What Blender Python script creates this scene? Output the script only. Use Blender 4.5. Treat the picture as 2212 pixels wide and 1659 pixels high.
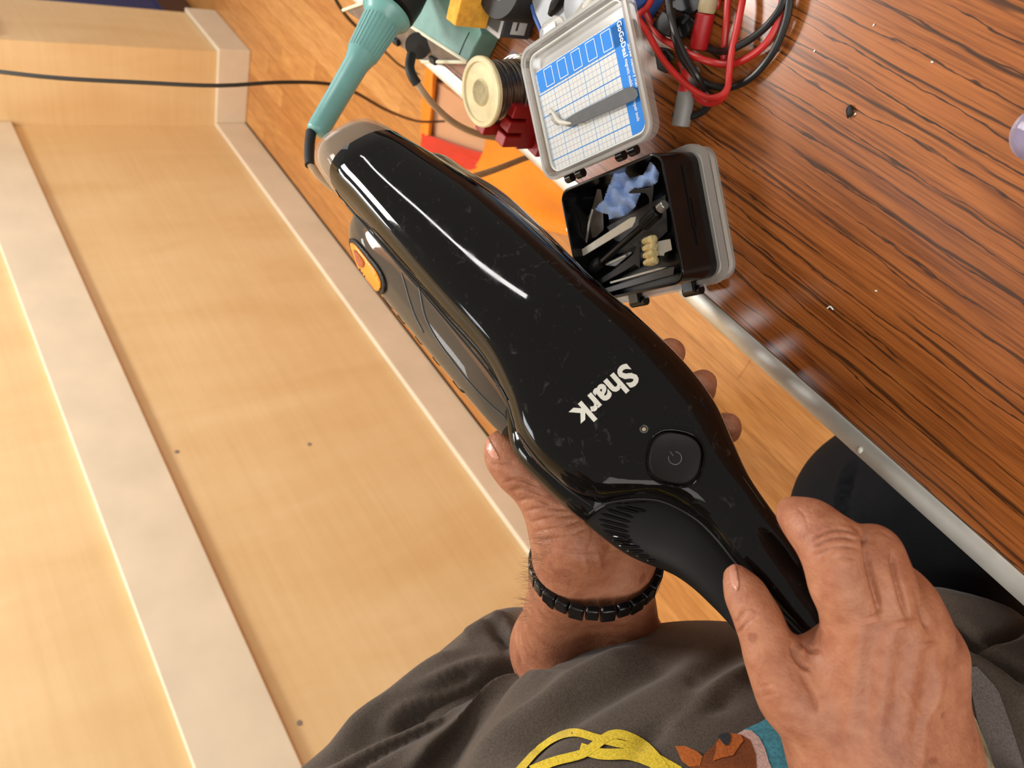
import bpy, bmesh, math, random
import numpy as np
from mathutils import Vector, Matrix
from mathutils.bvhtree import BVHTree
from mathutils.geometry import delaunay_2d_cdt

for _o in list(bpy.data.objects):
    bpy.data.objects.remove(_o)
SC = bpy.context.scene
COL = SC.collection
random.seed(7)
np.random.seed(7)

# ------------------------------------------------------------------ camera
FPX, CX, CY = 1600.0, 1106.0, 829.5
CAM = np.array([0.0, 0.0, 1.17])
M = np.array([[-0.55706672, -0.28954058, 0.77835912],
              [-0.66429723, 0.71782611, -0.20841034],
              [0.49838325, 0.63316027, 0.59221804]])
RC = M * np.array([1, 1, -1])            # rows: image right, image down, optical axis
cam_d = bpy.data.cameras.new('camera')
cam_o = bpy.data.objects.new('camera', cam_d)
COL.objects.link(cam_o)
cam_d.sensor_width = 36.0
cam_d.lens = FPX / 2212 * 36
cam_d.clip_start = 0.02
mw = Matrix.Identity(4)
for r in range(3):
    mw[r][0] = RC[0][r]
    mw[r][1] = -RC[1][r]
    mw[r][2] = -RC[2][r]
    mw[r][3] = CAM[r]
cam_o.matrix_world = mw
cam_d.dof.use_dof = True
cam_d.dof.focus_distance = 0.42
cam_d.dof.aperture_fstop = 13.0
SC.camera = cam_o

# ------------------------------------------------------------------ light
SC.view_settings.view_transform = 'Standard'
SC.view_settings.look = 'None'
SC.view_settings.gamma = 1.0
SC.view_settings.use_curve_mapping = False
SC.view_settings.exposure = 0.0
world = bpy.data.worlds.new('room_air')
SC.world = world
world.use_nodes = True
wb = world.node_tree.nodes['Background']
wb.inputs[0].default_value = (1.0, 0.94, 0.86, 1)
wb.inputs[1].default_value = 0.52


def area(name, loc, target, sx, sy, power, color):
    d = bpy.data.lights.new(name, 'AREA')
    d.shape = 'RECTANGLE'
    d.size, d.size_y, d.energy, d.color = sx, sy, power, color
    o = bpy.data.objects.new(name, d)
    COL.objects.link(o)
    o.location = loc
    o.rotation_euler = (Vector(target) - Vector(loc)).to_track_quat('-Z', 'Y').to_euler()
    return o


area('roof_lamp', (0.98, 1.18, 2.70), (0.98, 1.18, 0), 0.50, 0.42, 12, (0.93, 0.97, 1.0))
area('added_key_light', (1.90, 0.42, 2.60), (1.1, 0.7, 0.4), 0.50, 0.45, 42, (1.0, 0.97, 0.92))  # added light for the rail shadow and cup highlight, no known fixture
area('strip_lamp', (1.78, -1.75, 2.30), (0.35, 0.25, 0.9), 1.35, 0.09, 17, (1.0, 0.98, 0.94))
area('roof_window', (2.35, 1.28, 2.70), (2.0, 0.9, 0), 0.60, 0.30, 14, (0.88, 0.94, 1.0))
area('added_top_fill', (-1.55, 0.25, 2.60), (-0.1, 0.6, 0.6), 1.6, 1.5, 30, (1.0, 0.95, 0.87))  # added overhead fill for the hands, set clear of the gloss reflections
area('west_window', (-2.5, -0.9, 2.0), (0.9, 1.0, 0.6), 1.8, 1.5, 30, (1.0, 0.96, 0.90))
area('added_east_fill', (5.0, -0.6, 1.9), (0.6, 0.6, 0.7), 1.4, 1.3, 15, (0.92, 0.96, 1.0))  # added cool fill for a bluish reflection, no known window there


# ------------------------------------------------------------------ placing
def ray(px, py):
    v = np.array([(px - CX) / FPX, (py - CY) / FPX, 1.0])
    return RC.T @ v


def P(px, py, z):
    return CAM + ray(px, py) * z


def onZ(px, py, Z):
    r = ray(px, py)
    return CAM + r * ((Z - CAM[2]) / r[2])


def onY(px, py, Y):
    r = ray(px, py)
    return CAM + r * (Y / r[1])


def proj(w):
    c = (np.asarray(w) - CAM) @ RC.T
    return np.stack([CX + FPX * c[..., 0] / c[..., 2], CY + FPX * c[..., 1] / c[..., 2], c[..., 2]], -1)


def nrm(v):
    v = np.asarray(v, float)
    return v / (np.linalg.norm(v) + 1e-12)


def frame(o, x, y=None, z=None):
    """4x4 numpy frame with local x along x, z near z (or y near y)."""
    x = nrm(x)
    if z is not None:
        y = nrm(np.cross(z, x))
        z = np.cross(x, y)
    else:
        z = nrm(np.cross(x, y))
        y = np.cross(z, x)
    m = np.eye(4)
    m[:3, 0], m[:3, 1], m[:3, 2], m[:3, 3] = x, y, z, o
    return m


def spline(pts, n):
    """Catmull-Rom through pts (k,d), n samples evenly spread over the length."""
    p = np.asarray(pts, float)
    k = len(p)
    if k == 2:
        t = np.linspace(0, 1, n)[:, None]
        return p[0] * (1 - t) + p[1] * t
    e = np.vstack([2 * p[0] - p[1], p, 2 * p[-1] - p[-2]])
    out = []
    for i in range(k - 1):
        a, b, c, d = e[i:i + 4]
        for t in np.linspace(0, 1, 24, endpoint=False):
            out.append(0.5 * (2 * b + (c - a) * t + (2 * a - 5 * b + 4 * c - d) * t * t + (3 * b - a - 3 * c + d) * t ** 3))
    out.append(p[-1])
    out = np.array(out)
    s = np.concatenate([[0], np.cumsum(np.linalg.norm(np.diff(out, axis=0), axis=1))])
    q = np.linspace(0, s[-1], n)
    return np.stack([np.interp(q, s, out[:, j]) for j in range(p.shape[1])], 1)


# ------------------------------------------------------------------ mesh building
class MB:
    def __init__(self):
        self.v, self.f = [], []

    def add(self, verts, faces):
        b = len(self.v)
        self.v += [tuple(map(float, x)) for x in verts]
        self.f += [tuple(b + i for i in f) for f in faces]
        return self

    def box(self, c, s, m=None):
        hx, hy, hz = s[0] / 2, s[1] / 2, s[2] / 2
        vs = np.array([(x, y, z) for x in (-hx, hx) for y in (-hy, hy) for z in (-hz, hz)]) + np.array(c)
        if m is not None:
            vs = vs @ m[:3, :3].T + m[:3, 3]
        return self.add(vs, [(0, 1, 3, 2), (4, 6, 7, 5), (0, 4, 5, 1), (2, 3, 7, 6), (0, 2, 6, 4), (1, 5, 7, 3)])

    def rings(self, rings, close=True, cap0=True, cap1=True):
        n = len(rings[0])
        vs = [p for r in rings for p in r]
        fs = []
        for i in range(len(rings) - 1):
            for j in range(n if close else n - 1):
                k = (j + 1) % n
                fs.append((i * n + j, i * n + k, (i + 1) * n + k, (i + 1) * n + j))
        if cap0:
            fs.append(tuple(range(n - 1, -1, -1)))
        if cap1:
            fs.append(tuple((len(rings) - 1) * n + j for j in range(n)))
        return self.add(vs, fs)

    def tube(self, pts, r, seg=10, n=None, caps=True):
        pts = np.asarray(pts, float)
        if n:
            if np.ndim(r):
                q = spline(np.hstack([pts, np.asarray(r, float)[:, None]]), n)
                pts, r = q[:, :3], q[:, 3]
            else:
                pts = spline(pts, n)
        rr = np.broadcast_to(np.asarray(r, float), (len(pts),))
        t = np.gradient(pts, axis=0)
        t /= np.linalg.norm(t, axis=1)[:, None] + 1e-12
        u = nrm(np.cross(t[0], (0.31, 0.52, 0.79)))
        rs = []
        a = np.linspace(0, 2 * math.pi, seg, endpoint=False)
        for i in range(len(pts)):
            u = nrm(u - t[i] * (u @ t[i]))
            v = np.cross(t[i], u)
            rs.append(pts[i] + rr[i] * (np.cos(a)[:, None] * u + np.sin(a)[:, None] * v))
        return self.rings(rs, True, caps, caps)

    def lathe(self, prof, m, seg=32):
        """prof: (r, z) list, turned about local z of frame m."""
        a = np.linspace(0, 2 * math.pi, seg, endpoint=False)
        rs = []
        for r, z in prof:
            l = np.stack([np.cos(a) * r, np.sin(a) * r, np.full(seg, z)], 1)
            rs.append(l @ m[:3, :3].T + m[:3, 3])
        return self.rings(rs, True, prof[0][0] > 1e-5, prof[-1][0] > 1e-5)

    def prism(self, poly, m, z0, z1):
        a = [np.array([x, y, z0]) @ m[:3, :3].T + m[:3, 3] for x, y in poly]
        b = [np.array([x, y, z1]) @ m[:3, :3].T + m[:3, 3] for x, y in poly]
        return self.rings([a, b])

    def build(self, name, mat, parent=None, smooth=True, bevel=0, seg=2, sub=0, angle=35):
        me = bpy.data.meshes.new(name)
        me.from_pydata(self.v, [], self.f)
        me.validate()
        bm = bmesh.new()
        bm.from_mesh(me)
        bmesh.ops.recalc_face_normals(bm, faces=bm.faces)
        bm.to_mesh(me)
        bm.free()
        return put(name, me, mat, parent, smooth, bevel, seg, sub, angle)


def put(name, me, mat, parent=None, smooth=True, bevel=0, seg=2, sub=0, angle=35):
    o = bpy.data.objects.new(name, me)
    COL.objects.link(o)
    if mat:
        me.materials.append(mat)
    if parent:
        o.parent = parent
        o.matrix_parent_inverse = PW[parent.name].inverted() if parent.name in PW else Matrix.Identity(4)
    if bevel:
        b = o.modifiers.new('bevel', 'BEVEL')
        b.width, b.segments, b.limit_method, b.angle_limit = bevel, seg, 'ANGLE', math.radians(40)
    if sub:
        s = o.modifiers.new('sub', 'SUBSURF')
        s.levels = s.render_levels = sub
    if smooth:
        me.polygons.foreach_set('use_smooth', [True] * len(me.polygons))
        if angle < 180:
            try:
                me.set_sharp_from_angle(angle=math.radians(angle))
            except Exception:
                pass
    return o


PW = {}


def tag(o, label=None, cat=None, group=None, kind=None):
    for k, v in (('label', label), ('category', cat), ('group', group), ('kind', kind)):
        if v:
            o[k] = v
    return o


def thing(name, label, cat, loc, group=None):
    o = bpy.data.objects.new(name, None)
    COL.objects.link(o)
    o.empty_display_size = 0.02
    o.location = [float(x) for x in loc]
    PW[o.name] = Matrix.Translation(o.location)
    return tag(o, label, cat, group)


def rrect(w, h, r, n=5, cx=0, cy=0):
    out = []
    for (sx, sy, a0) in ((1, 1, 0), (-1, 1, 90), (-1, -1, 180), (1, -1, 270)):
        for i in range(n + 1):
            a = math.radians(a0 + 90 * i / n)
            out.append((cx + sx * (w / 2 - r) + r * math.cos(a), cy + sy * (h / 2 - r) + r * math.sin(a)))
    return out


# ------------------------------------------------------------------ materials
def lin(c):
    return tuple(((x / 255) / 12.92 if x / 255 <= 0.04045 else ((x / 255 + 0.055) / 1.055) ** 2.4) for x in c) + (1.0,)


class NT:
    def __init__(self, name):
        self.m = bpy.data.materials.new(name)
        self.m.use_nodes = True
        self.t = self.m.node_tree
        self.n = self.t.nodes
        self.b = self.n['Principled BSDF']
        self.out = self.n['Material Output']

    def new(self, typ, **kw):
        nd = self.n.new(typ)
        for k, v in kw.items():
            if hasattr(nd, k):
                setattr(nd, k, v)
            else:
                nd.inputs[k].default_value = v
        return nd

    def l(self, a, b):
        self.t.links.new(a, b)

    def coord(self, scale=(1, 1, 1), obj=True, rot=(0, 0, 0)):
        tc = self.new('ShaderNodeTexCoord')
        mp = self.new('ShaderNodeMapping')
        mp.inputs['Scale'].default_value = scale
        mp.inputs['Rotation'].default_value = rot
        self.l(tc.outputs['Object' if obj else 'UV'], mp.inputs[0])
        return mp.outputs[0]

    def noise(self, vec, scale, detail=4, rough=0.55, dist=0.0):
        nd = self.new('ShaderNodeTexNoise')
        nd.inputs['Scale'].default_value = scale
        nd.inputs['Detail'].default_value = detail
        nd.inputs['Roughness'].default_value = rough
        nd.inputs['Distortion'].default_value = dist
        self.l(vec, nd.inputs['Vector'])
        return nd.outputs['Fac']

    def ramp(self, fac, stops):
        nd = self.new('ShaderNodeValToRGB')
        e = nd.color_ramp.elements
        e[0].position, e[0].color = stops[0]
        e[1].position, e[1].color = stops[1]
        for s in stops[2:]:
            x = e.new(s[0])
            x.color = s[1]
        self.l(fac, nd.inputs[0])
        return nd.outputs[0]

    def mix(self, fac, a, b, blend='MIX'):
        nd = self.new('ShaderNodeMix', data_type='RGBA', blend_type=blend)
        for s, i in ((fac, 0), (a, 6), (b, 7)):
            if hasattr(s, 'is_output'):
                self.l(s, nd.inputs[i])
            else:
                nd.inputs[i].default_value = s
        return nd.outputs[2]

    def bump(self, h, strength=0.2, dist=0.001):
        nd = self.new('ShaderNodeBump')
        nd.inputs['Strength'].default_value = strength
        nd.inputs['Distance'].default_value = dist
        self.l(h, nd.inputs['Height'])
        self.l(nd.outputs[0], self.b.inputs['Normal'])

    def setp(self, **kw):
        for k, v in kw.items():
            k = k.replace('_', ' ')
            for nm in (k, k.title(), k.capitalize()):
                if nm in self.b.inputs:
                    self.b.inputs[nm].default_value = v
        return self


def plain(name, rgb, rough=0.5, metal=0.0, spec=0.5, var=0.06, vs=60, bump=0.0, bs=400, coat=0.0, sss=0.0):
    t = NT(name)
    vec = t.coord()
    c = lin(rgb)
    f = t.noise(vec, vs, 3)
    dk = tuple(x * (1 - var * 2) for x in c[:3]) + (1,)
    lt = tuple(min(1, x * (1 + var * 2)) for x in c[:3]) + (1,)
    t.l(t.ramp(f, [(0.3, dk), (0.7, lt)]), t.b.inputs['Base Color'])
    t.b.inputs['Roughness'].default_value = rough
    t.b.inputs['Metallic'].default_value = metal
    t.b.inputs['Specular IOR Level'].default_value = spec
    t.b.inputs['Coat Weight'].default_value = coat
    if bump:
        t.bump(t.noise(vec, bs, 3), bump)
    return t.m


def clear(name, rgb, body=0.25, rough=0.1, dens=0.9):
    """thin clear or frosted plastic: mix of see-through, milky body and gloss."""
    t = NT(name)
    tr = t.new('ShaderNodeBsdfTransparent')
    tr.inputs[0].default_value = tuple(x ** 0.35 for x in lin(rgb))
    t.b.inputs['Base Color'].default_value = lin(rgb)
    t.b.inputs['Roughness'].default_value = rough
    t.b.inputs['Specular IOR Level'].default_value = 0.6
    fr = t.new('ShaderNodeFresnel')
    fr.inputs[0].default_value = 1.45
    ad = t.new('ShaderNodeMath', operation='ADD')
    t.l(fr.outputs[0], ad.inputs[0])
    ad.inputs[1].default_value = body
    ad.use_clamp = True
    mx = t.new('ShaderNodeMixShader')
    t.l(ad.outputs[0], mx.inputs[0])
    t.l(tr.outputs[0], mx.inputs[1])
    t.l(t.b.outputs[0], mx.inputs[2])
    t.l(mx.outputs[0], t.out.inputs[0])
    return t.m


def m_tabletop():
    t = NT('teak_laminate')
    fine = t.noise(t.coord((9, 330, 1)), 1.5, 4, 0.65)
    mid = t.noise(t.coord((3.0, 60, 1)), 1.3, 4, 0.6, 0.5)
    big = t.noise(t.coord((1.6, 14, 1)), 1.2, 3, 0.5, 0.6)
    base = t.ramp(fine, [(0.36, lin((76, 37, 14))), (0.50, lin((148, 83, 37))), (0.70, lin((180, 109, 54)))])
    tone = t.ramp(big, [(0.3, lin((112, 58, 24))), (0.65, lin((164, 96, 45)))])
    c = t.mix(0.5, base, tone)
    c = t.mix(0.6, c, t.ramp(mid, [(0.30, lin((112, 66, 40))), (0.46, (1, 1, 1, 1))]), 'MULTIPLY')

    def veins(scale, dist, ds, lo, seed):
        wv = t.new('ShaderNodeTexWave', wave_type='BANDS', bands_direction='Y')
        mp = t.coord((0.16, 1, 1))
        off = t.new('ShaderNodeVectorMath', operation='ADD')
        t.l(mp, off.inputs[0])
        off.inputs[1].default_value = (seed, seed * 0.37, 0)
        wv.inputs['Scale'].default_value = scale
        wv.inputs['Distortion'].default_value = dist
        wv.inputs['Detail'].default_value = 4.0
        wv.inputs['Detail Scale'].default_value = ds
        wv.inputs['Detail Roughness'].default_value = 0.6
        t.l(off.outputs[0], wv.inputs['Vector'])
        return t.ramp(wv.outputs['Fac'], [(0.0, (1, 1, 1, 1)), (lo, (0, 0, 0, 1))])
    brk = t.ramp(t.noise(t.coord((7, 40, 1)), 1.0, 4), [(0.36, (0.1, 0.1, 0.1, 1)), (0.46, (1, 1, 1, 1))])
    v1 = t.mix(1.0, veins(15, 2.6, 2.2, 0.030, 3.1), brk, 'MULTIPLY')
    v2 = t.mix(1.0, veins(26, 3.2, 3.0, 0.018, 8.4), brk, 'MULTIPLY')
    c = t.mix(t.mix(1.0, v1, (0.85, 0.85, 0.85, 1), 'MULTIPLY'), c, lin((40, 25, 16)))
    c = t.mix(v2, c, lin((58, 34, 20)))
    t.l(c, t.b.inputs['Base Color'])
    t.setp(Roughness=0.23)
    t.b.inputs['Specular IOR Level'].default_value = 0.55
    t.bump(fine, 0.06, 0.0005)
    return t.m


def m_floor(i):
    t = NT('beech_plank_%d' % i)
    f = t.noise(t.coord((3, 34, 1)), 1.2, 4, 0.6, 0.4)
    g = t.noise(t.coord((14, 260, 1)), 1.0, 3, 0.6)
    cols = [((190, 128, 66), (210, 150, 84)), ((182, 120, 60), (202, 142, 78)), ((196, 136, 74), (214, 156, 92)), ((176, 114, 56), (196, 134, 70))][i]
    c = t.ramp(f, [(0.3, lin(cols[0])), (0.7, lin(cols[1]))])
    c2 = t.ramp(g, [(0.35, lin((205, 190, 170))), (0.6, (1, 1, 1, 1))])
    t.l(t.mix(0.7, c, c2, 'MULTIPLY'), t.b.inputs['Base Color'])
    t.setp(Roughness=0.38)
    return t.m


def m_plywood():
    t = NT('birch_panel')
    f = t.noise(t.coord((5, 5, 1.4)), 1.3, 4, 0.55, 0.5)
    g = t.noise(t.coord((1.2, 1.2, 30)), 2.0, 4, 0.6)
    c = t.ramp(f, [(0.3, lin((219, 182, 128))), (0.7, lin((229, 197, 148)))])
    c2 = t.ramp(g, [(0.3, lin((240, 235, 226))), (0.65, (1, 1, 1, 1))])
    t.l(t.mix(0.4, c, c2, 'MULTIPLY'), t.b.inputs['Base Color'])
    t.setp(Roughness=0.42)
    return t.m


def m_skin():
    t = NT('skin')
    v = t.coord()
    big = t.noise(v, 48, 5, 0.65, 0.4)
    mid = t.noise(v, 150, 4, 0.6)
    c = t.ramp(big, [(0.30, lin((136, 80, 56))), (0.50, lin((162, 103, 73))), (0.72, lin((178, 121, 88)))])
    c = t.mix(0.30, c, t.ramp(mid, [(0.3, lin((128, 68, 50))), (0.7, lin((184, 132, 104)))]))
    sp = t.ramp(t.noise(v, 95, 1, 0.4), [(0.72, (0, 0, 0, 1)), (0.78, (1, 1, 1, 1))])
    c = t.mix(t.mix(1.0, sp, (0.55, 0.55, 0.55, 1), 'MULTIPLY'), c, lin((120, 62, 38)))
    t.l(c, t.b.inputs['Base Color'])
    t.setp(Roughness=0.50)
    t.b.inputs['Subsurface Weight'].default_value = 0.12
    t.b.inputs['Subsurface Radius'].default_value = (0.010, 0.004, 0.002)
    t.b.inputs['Subsurface Scale'].default_value = 0.5
    t.b.inputs['Specular IOR Level'].default_value = 0.35
    vo = t.new('ShaderNodeTexVoronoi')
    vo.inputs['Scale'].default_value = 620
    t.l(v, vo.inputs['Vector'])
    nd = t.new('ShaderNodeMath', operation='ADD')
    t.l(vo.outputs['Distance'], nd.inputs[0])
    t.l(t.noise(t.coord((1, 1, 2.2)), 240, 3), nd.inputs[1])
    t.bump(nd.outputs[0], 0.28, 0.0006)
    return t.m


def m_cloth(name, rgb, scale=900, rough=0.9, var=0.12, big=18, bump=0.3, sheen=0.15):
    t = NT(name)
    v = t.coord()
    c = lin(rgb)
    f = t.noise(v, big, 4)
    g = t.noise(v, scale, 2, 0.7)
    a = t.ramp(f, [(0.3, tuple(x * (1 - var) for x in c[:3]) + (1,)), (0.7, tuple(min(1, x * (1 + var)) for x in c[:3]) + (1,))])
    b = t.ramp(g, [(0.3, (0.62, 0.62, 0.62, 1)), (0.7, (1.15, 1.15, 1.15, 1))])
    t.l(t.mix(1.0, a, b, 'MULTIPLY'), t.b.inputs['Base Color'])
    t.setp(Roughness=rough)
    t.b.inputs['Specular IOR Level'].default_value = 0.2
    t.b.inputs['Sheen Weight'].default_value = sheen
    t.bump(g, bump, 0.0008)
    return t.m


def m_gloss_black():
    t = NT('gloss_black')
    v = t.coord()
    t.b.inputs['Base Color'].default_value = lin((10, 8, 7))
    r = t.ramp(t.noise(v, 70, 4, 0.65), [(0.45, (0.035, 0.035, 0.035, 1)), (0.75, (0.10, 0.10, 0.10, 1))])
    t.l(r, t.b.inputs['Roughness'])
    sc = t.ramp(t.noise(t.coord((1, 1, 1)), 120, 5, 0.7, 1.0), [(0.60, (0, 0, 0, 1)), (0.78, (1, 1, 1, 1))])
    t.l(t.mix(sc, lin((10, 8, 7)), lin((56, 54, 52))), t.b.inputs['Base Color'])
    t.b.inputs['Specular IOR Level'].default_value = 0.24
    t.b.inputs['Coat Weight'].default_value = 0.0
    return t.m


MT = dict(
    table=m_tabletop(), ply=m_plywood(), skin=m_skin(), gblack=m_gloss_black(),
    paint=plain('cream_paint', (220, 203, 176), 0.45, var=0.03, vs=8),
    alu=plain('brushed_aluminium', (206, 204, 196), 0.38, 0.6, var=0.06, vs=40, bump=0.05),
    mblack=plain('matt_black_plastic', (15, 13, 12), 0.46, spec=0.25, var=0.05),
    rubber=plain('black_rubber', (26, 25, 24), 0.62, var=0.08),
    kit=plain('black_box_plastic', (12, 12, 13), 0.20, spec=0.4, var=0.03),
    turq=plain('turquoise_enamel', (108, 152, 144), 0.35, var=0.08, vs=50, bump=0.05, bs=300),
    turq2=plain('turquoise_handle', (110, 162, 158), 0.30, var=0.04, vs=60),
    cream=plain('cream_edge', (220, 216, 190), 0.4, var=0.03),
    grey=plain('grey_panel', (122, 108, 98), 0.42, 0.3, var=0.12, vs=60),
    spool=plain('ivory_plastic', (206, 190, 146), 0.45, var=0.07, vs=90, bump=0.1, bs=500),
    solder=plain('solder_wire', (126, 118, 108), 0.30, 0.9, var=0.15, vs=120),
    red=plain('red_plastic', (150, 14, 18), 0.45, var=0.05),
    redw=plain('red_lead', (178, 34, 30), 0.38, var=0.07),
    blackw=plain('black_lead', (26, 25, 25), 0.32, var=0.05),
    beigew=plain('beige_cord', (186, 158, 126), 0.55, var=0.05),
    darkw=plain('dark_cord', (46, 40, 32), 0.5, var=0.05),
    foam=plain('yellow_foam', (222, 158, 52), 0.85, var=0.10, vs=160, bump=0.4, bs=700),
    greyp=plain('grey_plastic', (150, 152, 156), 0.4, var=0.05),
    dgrey=plain('dark_grey_plastic', (70, 70, 72), 0.45, var=0.08),
    tan=plain('tan_plastic', (160, 142, 108), 0.5, var=0.06),
    bluep=plain('blue_rubber', (64, 98, 170), 0.5, var=0.06),
    chrome=plain('bright_steel', (212, 206, 198), 0.22, 0.75, var=0.05),
    steel=plain('dull_steel', (150, 140, 128), 0.36, 0.45, var=0.12, vs=90),
    gunm=plain('tweezer_grey', (72, 72, 73), 0.6, 0.0, var=0.05, vs=200),
    white=plain('white_print', (226, 226, 218), 0.5, var=0.03),
    logo=plain('silver_print', (206, 204, 194), 0.4, 0.1, var=0.02),
    orange=plain('orange_plastic', (236, 140, 24), 0.35, var=0.06),
    bristle=plain('cream_bristle', (226, 204, 146), 0.8, var=0.14, vs=300, bump=0.5, bs=1400),
    putty=plain('pale_plastic', (196, 190, 176), 0.45, var=0.05),
    shirt=m_cloth('grey_jersey', (84, 73, 64)), trouser=m_cloth('navy_cotton', (14, 16, 20), 700, sheen=0.0),
    blue_cloth=m_cloth('blue_microfibre', (150, 176, 226), 1500, 0.95, 0.06, 60, 0.15),
    orange_cloth=m_cloth('orange_nylon', (232, 134, 22), 500, 0.6, 0.08, 12, 0.1),
    red_cloth=m_cloth('red_nylon', (206, 54, 24), 500, 0.6, 0.08, 12, 0.1),
    hair=plain('light_hair', (156, 124, 92), 0.5),
    nail=plain('fingernail', (188, 128, 104), 0.28, var=0.05),
    navyblue=plain('blue_panel', (14, 34, 92), 0.5, var=0.1),
    brown=plain('dark_brown_wood', (70, 36, 14), 0.5, var=0.1),
    yprint=m_cloth('yellow_print', (216, 186, 50), 900, 0.8, 0.04, 30, 0.2),
    bprint=m_cloth('brown_print', (122, 62, 24), 900, 0.8, 0.15, 60, 0.2),
    oprint=m_cloth('rust_print', (176, 92, 34), 900, 0.8, 0.08, 60, 0.2),
    tprint=m_cloth('teal_print', (74, 146, 164), 500, 0.8, 0.14, 120, 0.2),
    pprint=m_cloth('pink_print', (206, 170, 160), 900, 0.8, 0.03, 60, 0.2),
    kprint=m_cloth('charcoal_print', (44, 44, 48), 900, 0.8, 0.04, 60, 0.2),
    gprint=m_cloth('grey_print', (118, 108, 104), 900, 0.8, 0.04, 60, 0.2),
    cprint=m_cloth('cream_print', (206, 198, 164), 900, 0.8, 0.03, 60, 0.2),
    clear=clear('clear_plastic', (232, 230, 226), 0.05, 0.12),
    frost=clear('frosted_plastic', (226, 222, 216), 0.22, 0.2),
    nose=clear('clear_nozzle', (196, 180, 162), 0.13, 0.06),
    smoke=clear('smoked_cup', (150, 134, 116), 0.24, 0.05),
    lilac=clear('lilac_glass', (206, 196, 216), 0.10, 0.04),
    mesh=clear('bag_window', (226, 190, 156), 0.12, 0.4),
)

# ================================================================== the setting
FLOORM = [m_floor(i) for i in range(4)]
WY, WT = 1.486, 0.018                     # panel face and trim thickness of the panelled wall
BX0, PX1, PY = 2.842, 3.205, 1.190        # return face, pier end, pier face


def struct(name, mb, mat, parent=None, bevel=0):
    o = mb.build(name, mat, parent, smooth=False, bevel=bevel)
    o['kind'] = 'structure'
    return o


fl = struct('floor', MB().box((1.2, 0.2, -0.03), (8.4, 5.6, 0.04)), MT['brown'])
PLW = 0.070
pm = {}
for row in range(34):
    y = 1.462 - PLW * (row + 0.5)
    x = -1.8 - random.random() * 1.1
    while x < 5.2:
        ln = random.choice((0.9, 1.2, 1.5))
        key = (ln, random.randrange(4))
        if key not in pm:
            me = MB().box((0, 0, -0.005), (ln - 0.0008, PLW - 0.0008, 0.010)).build('plank', FLOORM[key[1]], smooth=False)
            pm[key] = me.data
            bpy.data.objects.remove(me)
        o = bpy.data.objects.new('plank', pm[key])
        COL.objects.link(o)
        o.parent = fl
        o.location = (x + ln / 2, y, random.uniform(-0.0004, 0.0))
        x += ln

struct('wall_left', MB().box((0.6, WY + 0.05, 1.35), (4.5, 0.1, 2.7)), MT['ply'])
wl = bpy.data.objects['wall_left']
for i, (px, py) in enumerate(((382, 976), (668, 960), (647, 1562))):
    c = onY(px, py, WY)
    mb = MB().lathe([(0.0055, 0.0), (0.005, 0.0014), (0.0, 0.0018)], frame(c, (1, 0, 0), z=(0, -1, 0)), 12)
    mb.build('nail_head', MT['steel'], wl)
struct('wall_return', MB().box((BX0 + 0.05, (WY + PY) / 2, 1.35), (0.1, WY - PY, 2.7)), MT['ply'])
struct('wall_pier', MB().box(((BX0 + PX1) / 2 + 0.002, PY + 0.062, 1.35), (PX1 - BX0 - 0.004, 0.12, 2.7)), MT['ply'])
bh = 0.122
struct('baseboard_left', MB().box(((BX0 - 1.66) / 2, WY - WT / 2, bh / 2), (BX0 + 1.66, WT, bh)), MT['paint'], bevel=0.004)
struct('baseboard_return', MB().box((BX0 - WT / 2, (WY + PY) / 2 - 0.013, bh / 2), (WT, WY - PY - 0.01, bh)), MT['paint'], bevel=0.004)
struct('baseboard_pier', MB().box(((BX0 + PX1) / 2 - WT / 2, PY - WT / 2, bh / 2), (PX1 - BX0 + WT, WT, bh)), MT['paint'], bevel=0.004)
struct('trim_1', MB().box(((BX0 - 1.66) / 2, WY - WT / 2, 0.8935), (BX0 + 1.66 - 0.006, WT, 0.163)), MT['paint'], bevel=0.003)
struct('trim_2', MB().box(((BX0 + PX1) / 2 + 0.01, PY - WT / 2, 0.90), (PX1 - BX0 - 0.02, WT, 0.163)), MT['paint'], bevel=0.003)

# blue unit beyond the pier
c0 = onY(300, 10, 1.30)
t = thing('blue_cabinet', 'dark blue cabinet on a brown plinth behind the panelled pier', 'cabinet', (3.66, 1.36, 0))
MB().box((3.68, 1.40, 0.66), (0.70, 0.30, 1.00)).build('body', MT['navyblue'], t, False, bevel=0.006)
MB().box((3.68, 1.41, 0.08), (0.68, 0.28, 0.16)).build('plinth', MT['brown'], t, False, bevel=0.004)
MB().box((3.68, 1.252, 0.16), (0.70, 0.012, 0.012)).build('drawer_edge', MT['navyblue'], t, False)

# ================================================================== desk
t = thing('desk', 'wood-grain desk with an aluminium edge strip holding the soldering gear', 'desk', (-0.2, -0.25, 0))
DX0, DX1, DY0, DY1 = -1.35, 0.80, -0.85, 0.2412
MB().box(((DX0 + DX1) / 2, (DY0 + DY1) / 2, 0.736), (DX1 - DX0, DY1 - DY0, 0.028)).build('tabletop', MT['table'], t, False, bevel=0.0006)
prof = [(0.0, -0.030), (0.0, 0.0002), (0.0015, 0.0008), (0.0110, 0.0008), (0.0135, -0.0002), (0.0150, -0.003), (0.0155, -0.007), (0.0155, -0.030)]
MB().rings([[(x, DY1 + 0.0003 + a, 0.75 + b) for a, b in prof] for x in (DX0, DX1)]).build('edge_strip', MT['alu'], t, True, angle=30)
MB().box((DX1 + 0.003, (DY0 + DY1) / 2, 0.736), (0.005, DY1 - DY0 + 0.02, 0.030)).build('edge_strip', MT['alu'], t, False, bevel=0.001)
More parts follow.
